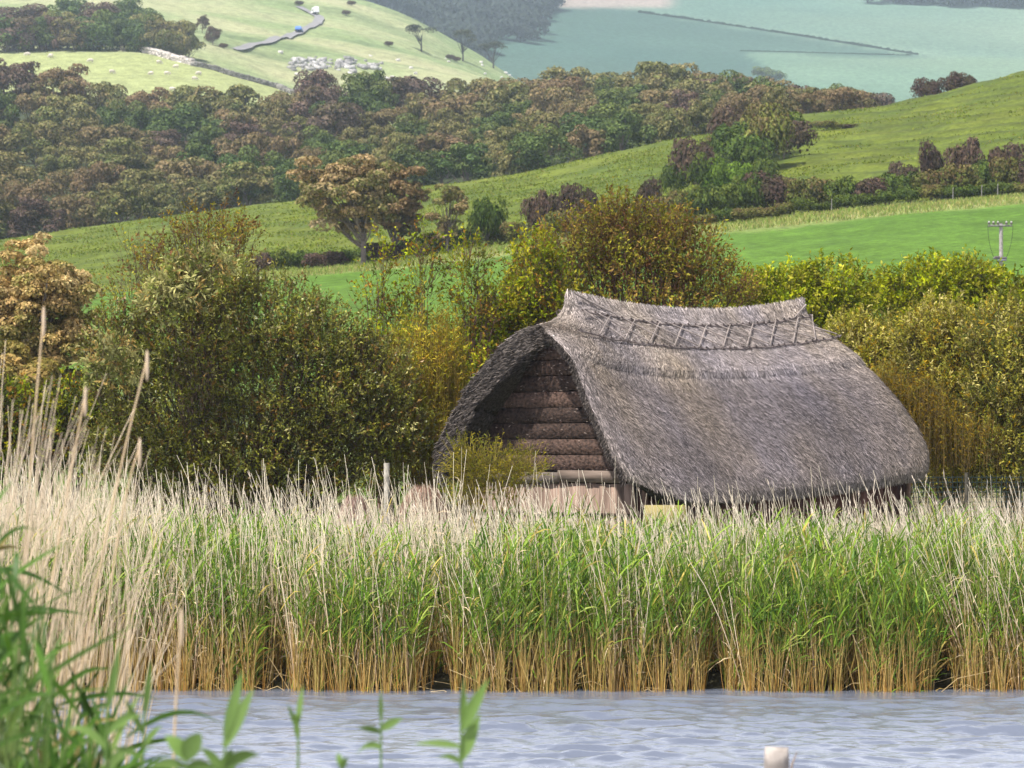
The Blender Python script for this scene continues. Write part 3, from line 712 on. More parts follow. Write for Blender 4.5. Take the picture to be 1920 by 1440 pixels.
# right-hand thicket
RB = [('bright yellow green bush straight behind the right end of the thatched ridge', 1500, 64, [(1480, 560, 85, 60), (1560, 550, 85, 55), (1520, 610, 120, 60), (1420, 560, 55, 45)], YG, 2600, .095, .05),
      ('tall yellow green bush reaching highest at the right, under the pole', 1790, 66, [(1740, 545, 100, 55), (1800, 525, 75, 38), (1860, 560, 80, 50), (1680, 570, 80, 48), (1780, 620, 150, 60), (1920, 590, 90, 60)], YG, 3600, .095, .05),
      ('yellow green bush continuing the thicket past the right picture edge', 2030, 64, [(2030, 590, 110, 70), (1990, 680, 110, 90)], YG, 900, .1, .05),
      ('pale olive willow thicket beside the right corner of the roof', 1640, 57, [(1600, 660, 60, 60), (1650, 700, 75, 90), (1700, 760, 75, 100), (1760, 830, 80, 70), (1720, 900, 90, 40)], PALE, 4400, .085, .030),
      ('pale willow thicket in the middle of the right hand scrub', 1780, 56, [(1760, 640, 80, 60), (1800, 720, 95, 90), (1820, 800, 90, 80), (1730, 700, 60, 60), (1800, 890, 110, 45)], PALE, 5400, .085, .030),
      ('greener willow thicket against the right picture edge', 1900, 55, [(1880, 650, 70, 75), (1900, 740, 90, 90), (1880, 830, 90, 65), (1960, 720, 90, 110), (1900, 895, 100, 45)], PALE + [((.12, .14, .04), 3)], 4600, .085, .030)]
for lb, px, d, sp, pal, n, ll, lw in RB:
    tall = pal is not YG
    shrub('thicket_bush', lb, px, d, sp, 'bush', 'bushes right of the hut', n_sprig=n, spl=.34 if tall else .26, leaf_l=ll, leaf_w=lw, per=8, pal=pal, upb=1.3 if tall else .5, nbr=60, r0=.04, twig_c=(.16, .12, .05), rnd=.5)
shrub('golden_withies', 'orange gold upright stems at the foot of the right hand thicket', 1680, 54.5,
      [(1660, 790, 50, 80), (1720, 810, 70, 80), (1800, 850, 80, 50)], 'withies', n_sprig=1500, spl=.5, leaf_l=.09, leaf_w=.018, per=8,
      pal=[((.26, .17, .03), 3), ((.18, .14, .03), 3), ((.12, .11, .03), 2)], upb=2.4, outb=.15, rnd=.25, nbr=30, r0=.02, twig_c=(.18, .12, .04))
shrub('bramble', 'dark low bramble under the left tan tree beside the pale stalks', 110, 57,
      [(60, 800, 110, 70), (150, 770, 60, 60), (170, 830, 70, 70), (30, 850, 100, 60), (-60, 790, 100, 90)], n_sprig=3200, spl=.3, leaf_l=.10, leaf_w=.05, per=6, pal=SAP + [((.06, .07, .02), 3)], upb=.5, nbr=60, r0=.03)

def crown_mesh(seed, rx, rz, zc, n, size, pal, nsub=40, sub=.33, flat=.7, lowcut=-.45, core=.5):
    """crown of many leaf tufts in lumpy clumps; unit metres, centre at height zc"""
    r = np.random.default_rng(seed)
    d = rvec(nsub, r); d[:, 2] = np.where(d[:, 2] < lowcut, -d[:, 2], d[:, 2])
    rad = r.uniform(core, .86, nsub) * (1 + .18 * r.normal(size=nsub))
    c = d * rad[:, None] * np.array([rx, rx, rz]); sr = sub * rx * r.uniform(.6, 1.3, nsub)
    w = sr ** 2; w /= w.sum(); k = r.choice(nsub, n, p=w)
    dd = rvec(n, r); dd[:, 2] = np.where((dd[:, 2] < -.2) & (r.random(n) < .7), -dd[:, 2], dd[:, 2])
    rr_ = np.clip(1 - np.abs(r.normal(0, .09, n)), .5, 1.1)
    p = c[k] + dd * (sr[k] * rr_)[:, None] * np.array([1, 1, flat]); p[:, 2] += zc
    cc = pick(pal, nsub, r)[k]; cc = cc * .55 + pick(pal, n, r) * .45
    cc = cc * np.clip(r.normal(1, .24, (n, 1)), .4, 1.7)
    mb = MB(); nd = norm(dd * np.array([1, 1, 1 / flat])); tan = np.cross(nd, rvec(n, r))
    leaves(mb, p, norm(norm(tan) + nd * r.uniform(-.1, .7, (n, 1))), norm(nd + rvec(n, r) * .35), size * r.uniform(.6, 1.5, n), size * r.uniform(.5, 1.0, n), cc, .15)
    return mb, c + np.array([0, 0, zc])
def trunk_mesh(seed, cen, r0, h, colr=(.16, .13, .11), lean=0, nl=16):
    r = np.random.default_rng(seed); mb = MB()
    tube1(mb, [(0, 0, -.4), (.02, 0, h * .25), (lean * .4, .05, h * .5), (lean, 0, h * .8)], r0, r0 * .4, colr, 7)
    for c in cen[r.choice(len(cen), min(nl, len(cen)), replace=False)]:
        z0 = r.uniform(.2, .5) * h; a = np.array([lean * .3, 0, z0]); m = a * .5 + c * .5 + np.array([0, 0, -.12 * h])
        t = np.linspace(0, 1, 5)[:, None]; tube1(mb, (1 - t) ** 2 * a + 2 * t * (1 - t) * m + t * t * c, r0 * .42, r0 * .08, colr, 4)
    return mb
TANP = [((.40, .29, .17), 3), ((.32, .25, .14), 3), ((.18, .18, .07), 3), ((.48, .39, .25), 1.4), ((.12, .13, .05), 1.5)]
TONES = {'russet': [((.21, .155, .09), 3), ((.16, .125, .07), 3), ((.12, .12, .05), 2), ((.28, .21, .13), 1)],
         'olive': [((.145, .145, .06), 3), ((.19, .17, .08), 2.5), ((.095, .115, .04), 2.5), ((.23, .18, .10), 1)],
         'green': [((.085, .12, .042), 3), ((.12, .14, .05), 2), ((.06, .09, .032), 2)],
         'purple brown': [((.13, .09, .072), 3), ((.10, .075, .058), 2), ((.16, .12, .095), 1.5), ((.09, .085, .04), 1)]}
PROTO = {}
for ti, (tone, pal) in enumerate(TONES.items()):
    for sh in range(2):
        mb, cen = crown_mesh(100 + ti * 7 + sh, 1.0, .78 if sh == 0 else .62, .95 if sh == 0 else 1.0, 5200, .085, pal, nsub=44 if sh else 34, sub=.25 if sh else .31, flat=.6 if sh else .75, lowcut=-.75, core=.60)
        PROTO[(tone, sh)] = (mb.mesh('crown', M_CROWN), trunk_mesh(ti * 3 + sh, cen, .055, 1.0, nl=10).mesh('trunk', M_BARK))
protos = {}
def place_tree(tone, sh, x, y, half, height, label, group, name='woodland_tree', cat='tree', z=None, rz=None):
    k = (name, tone, sh)
    if k not in protos:
        o = root(name, (0, 0, 0), 'x', cat); c, t = PROTO[(tone, sh)]; link('crown', c, o); link('trunk', t, o); protos[k] = o; first = o
    else: first = copy_tree(protos[k])
    first.location = (x, y, float(ground(x, y)) - .15 if z is None else z)
    first.scale = (half, half, height / 1.68); first.rotation_euler = (0, 0, rng.uniform(0, 6.28) if rz is None else rz)
    tag(first, label, cat, group); return first
ROWS = [(366, 'front edge'), (400, 'second tier'), (435, 'third tier'), (470, 'fourth tier'), (505, 'fifth tier'), (540, 'skyline tier')]
for ri, (d, nm) in enumerate(ROWS):
    px = -420 + rng.uniform(0, 60); i = 0
    items = []
    while px < 2050:
        t = ri / 5; skl = interp(px, SKYLINE); sil = interp(px, SIL_D)
        G_ = sil - skl
        yt = max(skl + (1 - t) * max(G_ - 62, 0) + rng.uniform(-8, 12), skl + (0 if ri == 5 else 6))
        x = (px - 960) / F * d; y = d + rng.uniform(-12, 12); x = x * y / d
        gz = float(ground(x, y)); hgt = zof(yt, y) - gz
        hgt = min(hgt, 16 if px > 350 else 20)
        if px > 1690 and not (1715 < px < 1800): hgt = 0
        if 1640 < px <= 1690 and ri != 5: hgt = 0
        if hgt > 3.2:
            half = min(max(hgt * rng.uniform(.42, .68), 2.6), 8.2 if px > 350 else 10.5)
            w_ = [.27, .42, .23, .08] if px > 250 or ri < 3 else [.15, .45, .25, .15]
            if 560 < px < 720 and ri >= 4: w_ = [.05, .05, .1, .8]
            if 1150 < px < 1300 and ri >= 4: w_ = [.1, .5, .4, 0]
            tone = list(TONES)[rng.choice(4, p=w_)]
            items.append((px, x, y, half, hgt, tone))
            px += half * 2 * F / d * rng.uniform(.60, .84)
        else: px += 45
    vis = 0
    for it in items:
        px_, x, y, half, hgt, tone = it
        if -40 < px_ < 1960: lab = f'{tone} domed tree, {nth(vis)} from the left in the {nm} of the valley wood'; vis += 1
        elif px_ <= -40: continue
        else: continue
        place_tree(tone, rng.integers(0, 2), x, y, half, hgt, lab, 'trees of the valley wood')

# the wood goes on past the left picture edge as one mass
r_ = np.random.default_rng(31); wm, _ = crown_mesh(79, 1, .75, .95, 1500, .13, TONES['olive'] + TONES['russet'], nsub=34, sub=.3, flat=.7, lowcut=-.7, core=.6); mb = MB()
for d in (366, 395, 425, 455, 485, 515, 540):
    for px in range(-620, -90, 62):
        p_ = px + r_.uniform(-20, 20); x = (p_ - 960) / F * d; h_ = r_.uniform(5.0, 7.5)
        mb.add(wm.v[0] * h_ + np.array([x, d, float(ground(x, d)) - .3]), quads=np.arange(len(wm.v[0])).reshape(-1, 4), c=wm.c[0] * r_.uniform(.75, 1.2))
tag(link('wood', mb.mesh('wood', M_CROWN)), 'valley wood continuing past the left picture edge', 'wood', kind='stuff')
# the two tan field trees and the slim one, standing at the field margin
def field_tree(name, label, px, d, cx_px, cy_px, rx_px, ry_px, seed, pal, n=9000, nsub=46, size=.26, flat=.42, r0=.22, sub=.26, group=None):
    x = (px - 960) / F * d; z = float(ground(x, d)); c = P(cx_px, cy_px, d); m = d / F
    mb, cen = crown_mesh(seed, rx_px * m, ry_px * m, c[2] - z, n, size, pal, nsub=nsub, sub=sub, flat=flat, lowcut=-.97, core=.4)
    cen = cen + np.array([c[0] - x, 0, 0]); mb.v[0] = mb.v[0] + np.array([c[0] - x, 0, 0])
    o = root(name, (x, d, z - .05), label, 'tree', group); link('crown', mb.mesh('crown', M_LEAF), o)
    link('trunk', trunk_mesh(seed + 1, cen, r0, c[2] - z + ry_px * m * .3, nl=30).mesh('trunk', M_BARK), o); return o
field_tree('field_tree', 'tan topped spreading tree with pale trunk at the margin of the bright field', 681, 203, 655, 365, 108, 90, 11, TANP, n=17000, nsub=80, sub=.22)
field_tree('field_tree', 'darker tan tree close behind the spreading one, on its right', 738, 208, 745, 372, 54, 98, 13, [((.29, .20, .12), 3), ((.21, .17, .09), 3), ((.13, .13, .05), 2)], n=10000, nsub=60)
field_tree('field_tree', 'thin faded tree standing alone right of the two tan trees', 838, 205, 838, 385, 38, 68, 15, [((.30, .22, .13), 2), ((.22, .20, .09), 3), ((.16, .18, .07), 2)], n=2800, nsub=26, size=.22, r0=.12)
field_tree('sycamore', 'bushy tan seed laden tree at the left edge, behind the willow bush', 60, 82, 70, 600, 135, 155, 17, [((.52, .37, .19), 3), ((.42, .31, .15), 3), ((.24, .22, .08), 2.2), ((.60, .48, .28), 1.3), ((.13, .14, .045), 1.3)], n=64000, nsub=260, size=.10, flat=.55, sub=.17)
field_tree('sycamore', 'lower tan tree half hidden under the bushy one at the left edge', -20, 76, 10, 720, 130, 90, 19, [((.38, .27, .12), 3), ((.24, .20, .07), 3), ((.14, .14, .05), 2)], n=12000, nsub=70, size=.13, flat=.5, sub=.22)

# hedge and scrub bushes: low prototypes, copied
HP = {}
for nm, pal in (('dark green', [((.07, .105, .025), 3), ((.11, .135, .03), 2), ((.05, .07, .02), 2)]), ('mottled', [((.11, .125, .035), 3), ((.20, .20, .07), 1.6), ((.12, .08, .045), 1.5)]),
                ('purplish', [((.075, .05, .04), 3), ((.10, .07, .05), 2), ((.08, .07, .035), 1)]), ('bright green', [((.11, .17, .03), 3), ((.08, .13, .025), 2)])):
    mb, cen = crown_mesh(hash(nm) % 1000 if False else len(nm) * 13, 1.0, .60, .45, 2600, .11, pal, nsub=36, sub=.32, flat=.75, lowcut=-.1, core=.35)
    HP[nm] = (mb.mesh('foliage', M_CROWN), trunk_mesh(5, cen, .03, .6, nl=8).mesh('branches', M_BARK))
hproto = {}
def place_bush(tone, px, py_base, py_top, wpx, d, label, group, name='hedge_bush', dd=0):
    k = (name, tone)
    if k not in hproto:
        o = root(name, (0, 0, 0), 'x', 'bush'); f, t = HP[tone]; link('foliage', f, o); link('branches', t, o); hproto[k] = o
    else: o = copy_tree(hproto[k])
    x = (px - 960) / F * d; z = float(ground(x, d)); h = max(.5, zof(py_top, d) - z)
    o.location = (x, d, z - .1); o.scale = (max(wpx * .55 * d / F, h * .5), wpx * .42 * d / F, h / .98); o.rotation_euler = (0, 0, rng.uniform(0, 6.28))
    tag(o, label, 'bush', group); return o
# hedge along the top of the bright field, right half
i = 0; px = 1235
while px < 2050:
    top = interp(px, [(1235, 375), (1300, 355), (1400, 340), (1500, 335), (1600, 338), (1700, 328), (1800, 312), (1920, 305), (2050, 300)]) + rng.uniform(-6, 8)
    tone = ['dark green', 'mottled', 'mottled', 'purplish'][rng.choice(4, p=[.34, .3, .2, .16])]
    place_bush(tone, px, 0, top, rng.uniform(75, 105), 209 + rng.uniform(-2, 3), f'{tone} bush, {nth(i)} from the left in the hedge above the bright field', 'hedge above the bright field')
    px += rng.uniform(36, 48); i += 1
i = 0; px = 1250
while px < 1960:
    top = interp(px, FIELD_TOP) - rng.uniform(22, 36)
    tone = ['dark green', 'dark green', 'mottled'][rng.integers(0, 3)]
    place_bush(tone, px, 0, top, rng.uniform(50, 75), 203.5, f'low {tone} bush, {nth(i)} from the left along the foot of the hedge', 'low bushes at the hedge foot')
    px += rng.uniform(30, 42); i += 1
# scrub along the margin, left half
i = 0
for (px, top, wp, tone) in ((480, 478, 60, 'purplish'), (520, 470, 70, 'dark green'), (560, 472, 70, 'dark green'), (600, 474, 80, 'purplish'), (640, 470, 70, 'dark green'), (690, 462, 70, 'dark green'),
                            (730, 458, 80, 'purplish'), (780, 448, 80, 'dark green'), (820, 440, 80, 'mottled'), (870, 430, 80, 'dark green'), (915, 378, 62, 'dark green'), (920, 425, 90, 'mottled'), (965, 420, 70, 'mottled'),
                            (1005, 370, 56, 'purplish'), (1045, 366, 50, 'purplish'), (1060, 400, 90, 'mottled'), (1095, 358, 54, 'purplish'), (1110, 395, 90, 'mottled'), (1170, 385, 90, 'dark green'), (1215, 345, 44, 'purplish'), (1220, 388, 80, 'mottled')):
    place_bush(tone, px, 0, top, wp, 206 + (i % 3) * 2.0, f'{tone} bush, {nth(i)} from the left along the margin between hawthorn and tan trees', 'scrub along the field margin'); i += 1
# clump on the green hill, left of the slope
CL = [(1395, 258, 110), (1440, 228, 120), (1390, 236, 110), (1470, 236, 96), (1430, 205, 120), (1385, 212, 90), (1475, 216, 84), (1350, 258, 76)]
for i, (px, top, wp) in enumerate(CL):
    tone = ['dark green', 'mottled', 'dark green', 'purplish', 'mottled', 'purplish', 'dark green', 'mottled'][i]
    place_bush(tone, px, 0, top, wp, 262 + i * 4, f'{tone} bush, {nth(i)} counting upward in the big clump on the green hill', 'big bush clump on the green hill')
for i, (px, top, wp, tone) in enumerate([(1265, 312, 60, 'dark green'), (1305, 292, 60, 'dark green'), (1345, 300, 60, 'bright green'), (1385, 308, 60, 'bright green'), (1310, 272, 44, 'purplish'), (1430, 300, 60, 'dark green'), (1345, 330, 60, 'bright green'), (1550, 228, 70, 'mottled'), (1590, 232, 50, 'purplish')]):
    place_bush(tone, px, 0, top, wp, 250 if i < 7 else 300, f'low {tone} bush, {nth(i)} from the left around the foot of the hill clump', 'low bushes round the hill clump')
for i, (px, top, wp) in enumerate([(1750, 280, 46), (1808, 274, 76), (1880, 280, 70), (1700, 312, 50)]):
    place_bush('purplish', px, 0, top, wp, 224, ['small upright dark bush, leftmost of the purple ones on the hillside', 'widest purple brown bush on the hillside at the right', 'flat topped purple bush nearest the right edge on the hillside', 'low purple patch of scrub left of the dark hillside bushes'][i], 'purple bushes on the hillside')
for i, (px, top, wp) in enumerate([(1745, 152, 54), (1785, 143, 60), (1815, 142, 50)]):
    d = 352; x = (px - 960) / F * d
    o = place_bush('purplish', px, 0, top, wp, d, ['left', 'middle', 'right'][i] + ' one of the three hazy bushes peeping over the green ridge', 'bushes behind the green ridge')

# hazy trees on the far left slope
i = 0
FT = [(20, 62, 95, 'purple brown', 800), (60, 50, 80, 'green', 790), (110, 20, 90, 'olive', 880), (150, 33, 105, 'russet', 800), (95, 25, 60, 'green', 820), (230, 60, 70, 'green', 780), (180, 72, 90, 'green', 770), (210, 14, 90, 'green', 900),
      (40, 8, 110, 'purple brown', 900), (130, -10, 90, 'green', 950), (280, 24, 90, 'olive', 880), (330, 50, 80, 'olive', 800), (300, 62, 80, 'olive', 790), (345, 74, 50, 'olive', 770), (270, 55, 60, 'green', 790), (100, 84, 50, 'purple brown', 760), (190, 6, 90, 'purple brown', 940), (10, 30, 90, 'green', 850),
      (240, -2, 80, 'green', 950), (378, 2, 26, 'purple brown', 960), (398, 22, 28, 'purple brown', 960)]
for px, top, wp, tone, d in FT:
    x = (px - 960) / F * d; z = float(ground(x, d)); h = max(3, zof(top, d) - z); h = min(h, 15)
    # stand the tree where the slope brings its top to this height
    dd = np.linspace(745, 1150, 300); gz = ground((px - 960) / F * dd, dd); tops = HORIZ - (gz + 9 - CAMZ) / dd * F
    k = int(np.argmin(np.abs(tops - top))); d = dd[k]; x = (px - 960) / F * d
    half = wp * .5 * d / F
    place_tree(tone, i % 2, x, d, half * (1.15 if wp > 40 else 1), 12.5 if wp > 40 else 5, f'hazy {tone} tree, number {nth(i)} of the grove above the sheep field' if False else f'hazy {tone} tree, {nth(i)} in the grove above the sheep, counting clockwise', 'grove above the sheep field', 'hillside_tree', z=float(ground(x, d)) - (4.2 if wp > 40 else .1)); i += 1

# three windswept lone trees on the pale slope
for (px, py, w_, h_, lb) in ((790, 97, 62, 52, 'windswept lone tree, left one of three on the pale slope'), (868, 115, 56, 58, 'windswept lone tree, middle one of three on the pale slope'), (925, 128, 56, 48, 'dark windswept tree at the foot of the pale slope')):
    b_ = hit(px, py, 745, 1140); m = b_[1] / F
    mb, cen = crown_mesh(int(px), w_ * m * .5, h_ * m * .22, h_ * m * .78, 900, .55, [((.06, .07, .05), 2), ((.09, .09, .06), 1)], nsub=12, sub=.3, flat=.4)
    o = root('windswept_tree', b_, lb, 'tree', 'lone trees on the pale slope'); link('crown', mb.mesh('crown', M_CROWN), o)
    link('trunk', trunk_mesh(int(px) + 1, cen, .35, h_ * m * .75, (.05, .045, .04), nl=10).mesh('trunk', M_BARK), o)
for i, (px, py) in enumerate(((845, 113), (857, 117), (396, 80), (420, 92), (562, 12), (660, 12), (650, 30), (730, 88))):
    b_ = hit(px, py, 745, 1140)
    o = copy_tree(hproto[('hedge_bush', 'purplish')]); o.name = 'slope_bush'; o.location = b_; s = 9 * b_[1] / F; o.scale = (s, s, s * 1.1)
    tag(o, f'small hazy bush, {nth(i)} of those scattered over the pale slope', 'bush', 'small bushes on the pale slope')
# far blue wood, one mass
mb = MB(); pal = [((.025, .035, .03), 2), ((.035, .045, .035), 1)]
crn, _ = crown_mesh(77, 1, .7, .6, 260, .35, pal, nsub=14, sub=.4)
crn2, _ = crown_mesh(78, 1, .6, .5, 120, .5, [((.07, .11, .08), 1)], nsub=10, sub=.4)  # far hedge tufts with haze mixed into their colour
def far_mass(spec, n, seed):
    r = np.random.default_rng(seed); mb = MB()
    for _ in range(n):
        s = spec[r.integers(0, len(spec))]; px = s[0] + r.normal(0, s[2] * .5); py = s[1] + r.normal(0, s[3] * .5)
        p = hit(px, py, 1490, 2550); sc_ = r.uniform(6, 11)
        mb.add(crn.v[0] * sc_ + p, quads=np.arange(len(crn.v[0])).reshape(-1, 4), c=crn.c[0])
    return mb
o = link('far_wood', far_mass([(740, 10, 70, 16), (800, 30, 50, 30), (860, 60, 50, 40), (900, 30, 70, 40), (950, 45, 50, 35), (960, 10, 60, 18), (880, 90, 40, 30), (860, 0, 100, 20), (1000, 15, 30, 20)], 260, 5).mesh('far_wood', M_CROWN))
tag(o, 'blue hazed wood covering the far hillside behind the pale slope', 'wood', kind='stuff')
o = link('far_hedge', far_mass([(1720, 6, 60, 5), (1800, 10, 60, 6), (1880, 12, 60, 6), (1960, 12, 60, 6)], 60, 6).mesh('far_hedge', M_CROWN)); tag(o, 'dark hazy tree belt along the top of the farthest field', 'tree belt', kind='stuff')
r_ = np.random.default_rng(9); mb = MB()
for k in range(150):
    t = k / 149; px = 1200 + 520 * t; py = interp(px, [(1200, 24), (1300, 38), (1500, 68), (1720, 103)]); p = hit(px, py, 1490, 2550); mb.add(crn2.v[0] * r_.uniform(.6, 1.4) + p, quads=np.arange(len(crn2.v[0])).reshape(-1, 4), c=crn2.c[0])
for k in range(120):
    t = k / 119; px = 1390 + 320 * t; py = interp(px, [(1390, 96), (1700, 104)]); p = hit(px, py, 1490, 2550); mb.add(crn2.v[0] * r_.uniform(.3, .7) + p, quads=np.arange(len(crn2.v[0])).reshape(-1, 4), c=crn2.c[0])
o = link('far_hedge', mb.mesh('far_hedge', M_CROWN)); tag(o, 'thin dark hedges dividing the farthest fields', 'hedge', kind='stuff')
for px, py, lb in ((1430, 143, 'left bush of the hazy pair on the far field'), (1452, 150, 'right bush of the hazy pair on the far field')):
    b_ = hit(px, py + 6, 1490, 2400); o = copy_tree(hproto[('hedge_bush', 'dark green')]); o.name = 'far_bush'; o.location = b_; s = 24 * b_[1] / F; o.scale = (s, s, s * .9); tag(o, lb, 'bush', 'hazy pair on the far field')

# ------------------------------------------------------------------ road, cars, walls, rocks, sheep
rp = [(440, 96), (480, 84), (515, 77), (545, 66), (575, 54), (597, 42), (600, 34), (590, 27), (572, 20), (558, 13)]
pts = np.array([hit(a, b_, 745, 1145) for a, b_ in rp]); t = np.linspace(0, len(rp) - 1, 70)
cx_ = np.stack([np.interp(t, range(len(rp)), pts[:, i]) for i in range(2)], 1)
kk = np.ones(7) / 7; cx_ = np.stack([np.convolve(np.pad(cx_[:, i], 3, mode='edge'), kk, 'valid') for i in range(2)], 1)
tg = np.gradient(cx_, axis=0); tg /= np.linalg.norm(tg, axis=1, keepdims=True); sd = np.stack([-tg[:, 1], tg[:, 0]], 1)
mb = MB(); W5 = []
for off in (-1.7, -.85, 0, .85, 1.7):
    q_ = cx_ + sd * off; W5.append(np.stack([q_[:, 0], q_[:, 1], ground(q_[:, 0], q_[:, 1]) + .35], 1))
W5 = np.array(W5); zc = W5[2, :, 2]; W5[:, :, 2] = np.maximum(W5[:, :, 2], zc[None] - .0); ii = np.arange(5 * 70).reshape(5, 70)
mb.add(W5.reshape(-1, 3), quads=np.stack([ii[:-1, :-1], ii[:-1, 1:], ii[1:, 1:], ii[1:, :-1]], -1).reshape(-1, 4), c=(.22, .215, .22))
o = link('road', mb.mesh('road', M_ROAD, smooth=True)); tag(o, kind='structure')
def car(k, label, c, van=False):
    p = np.array([cx_[k, 0], cx_[k, 1], W5[2, k, 2] + .02]); o = root('parked_car' if False else 'car', p, label, 'car', 'cars on the hill road')
    o.rotation_euler = (0, 0, math.atan2(tg[k, 1], tg[k, 0])); o.scale = (1.15, 1.15, 1.15)
    prof = [(-2.1, .35), (-2.15, .8), (-1.9, .95), (-1.5, 1.45), (.3, 1.5), (1.0, .98), (1.95, .85), (2.1, .6), (2.05, .35)] if not van else [(-2.3, .35), (-2.3, 1.9), (-2.1, 2.1), (1.1, 2.1), (1.6, 1.2), (2.3, 1.0), (2.35, .35)]
    n = len(prof); v = [(x, -.86 if z < 1 else -.68, z) for x, z in prof] + [(x, .86 if z < 1 else .68, z) for x, z in prof]
    bm = bmesh.new(); vs = [bm.verts.new(q_) for q_ in v]; bm.faces.new(vs[:n]); bm.faces.new(vs[n:][::-1])
    for i in range(n): bm.faces.new([vs[i], vs[(i + 1) % n], vs[n + (i + 1) % n], vs[n + i]])
    bmesh.ops.recalc_face_normals(bm, faces=bm.faces); bmesh.ops.bevel(bm, geom=bm.edges, offset=.06, segments=1, affect='EDGES')
    me = bpy.data.meshes.new('body'); bm.to_mesh(me); bm.free(); a = me.color_attributes.new('Col', 'FLOAT_COLOR', 'POINT')
    for d_ in a.data: d_.color = (*c, 1)
    me.materials.append(M_PAINT); link('body', me, o)
    mb = MB(); zt = 1.42 if not van else 1.95
    mb.add([(.36, -.62, zt), (.36, .62, zt), (.98, .70, 1.04), (.98, -.70, 1.04)] + [(x + (.04), y, z) for x, y, z in ((.36, -.62, zt), (.36, .62, zt), (.98, .70, 1.04), (.98, -.70, 1.04))] if not van else
           [(1.16, -.62, 2.0), (1.16, .62, 2.0), (1.62, .7, 1.25), (1.62, -.7, 1.25)] + [(x + .05, y, z) for x, y, z in ((1.16, -.62, 2.0), (1.16, .62, 2.0), (1.62, .7, 1.25), (1.62, -.7, 1.25))],
           quads=[[0, 1, 2, 3], [4, 7, 6, 5], [0, 4, 5, 1], [1, 5, 6, 2], [2, 6, 7, 3], [3, 7, 4, 0]], c=(.02, .025, .03)); link('windscreen', mb.mesh('windscreen', M_GLASS), o)
    for s in (-1, 1):
        mb = MB(); y = s * .79; q_ = [(-1.45, y, 1.0), (.75, y, 1.0), (.25, s * .70, 1.38), (-1.3, s * .70, 1.38)]; mb.add(q_ + [(a_, b2 + s * .02, c2) for a_, b2, c2 in q_], quads=[[0, 1, 2, 3], [4, 7, 6, 5], [0, 4, 5, 1], [1, 5, 6, 2], [2, 6, 7, 3], [3, 7, 4, 0]], c=(.02, .025, .03))
        link('side_window', mb.mesh('side_window', M_GLASS), o)
        for x in (-1.35, 1.35):
            mb = MB(); tube1(mb, [(x, s * .62, .33), (x, s * .90, .33)], .33, .33, (.02, .02, .02), 12); mb.add([(x + .33 * math.cos(a_), s * .9, .33 + .33 * math.sin(a_)) for a_ in np.arange(12) * PI / 6], tris=[[0, i, i + 1] for i in range(1, 11)], c=(.10, .10, .10)); link('wheel', mb.mesh('wheel', M_METAL), o)
def near_k(px, py): p = hit(px, py, 745, 1145); return int(np.argmin(np.hypot(cx_[:, 0] - p[0], cx_[:, 1] - p[1])))
car(near_k(557, 61), 'small blue car coming down the hill road, lower of two', (.05, .16, .50))
car(near_k(590, 28), 'small white van at the bend of the hill road, upper of two', (.8, .8, .8), True)
def wall(pxs, label, c, dmin, h=1.1):
    pts = np.array([hit(a, b_, dmin, 1145) for a, b_ in pxs]); t = np.linspace(0, len(pxs) - 1, 60)
    p = np.stack([np.interp(t, range(len(pxs)), pts[:, i]) for i in range(2)], 1); mb = MB(); n = 0
    o = root('stone_wall', (p[0, 0], p[0, 1], ground(p[0, 0], p[0, 1])), label, 'wall'); org = np.array(o.location)
    r = np.random.default_rng(4)
    for k in range(59):
        for _ in range(9):
            f = r.random(); q_ = p[k] * (1 - f) + p[k + 1] * f; zz = float(ground(q_[0], q_[1])) + r.uniform(-.2, h); s_ = r.uniform(.4, .9)
            cc = np.array([q_[0], q_[1], zz]) - org; box(mb, cc - [s_, .35, .25], cc + [s_, .35, .25], np.array(c) * r.uniform(.6, 1.4), .12, r)
    link('stones', mb.mesh('stones', M_STONE), o)['kind'] = 'stuff'
wall([(258, 96), (300, 106), (330, 115), (360, 122)], 'pale stone wall along the upper edge of the sheep field', (.42, .38, .34), 640, 1.4)
wall([(362, 124), (420, 138), (470, 152), (520, 166), (552, 178)], 'darker stone wall running down the right side of the sheep field', (.20, .19, .17), 640, 1.0)
mb = MB(); r = np.random.default_rng(12)
for _ in range(120):
    px = r.choice([560, 585, 600, 630, 650, 690]) + r.normal(0, 11); py = 121 + r.normal(0, 6) + (px - 560) * .02; p = hit(px, py, 745, 1145); s = r.uniform(.25, 1.0)
    box(mb, p - [s, s, .3], p + [s, s, s * .9], np.array([.37, .36, .35]) * r.uniform(.5, 1.15), s * .35, r)
for _ in range(24):
    px = r.uniform(490, 960); py = r.uniform(100, 150); p = hit(px, py, 745, 1145); s = r.uniform(.3, .7); box(mb, p - [s, s, .2], p + [s, s, s], np.array([.55, .52, .5]), s * .35, r)
o = link('rock_outcrop', mb.mesh('rock_outcrop', M_STONE)); tag(o, 'broken outcrop of white limestone rocks on the slope below the road', 'rocks', kind='stuff')
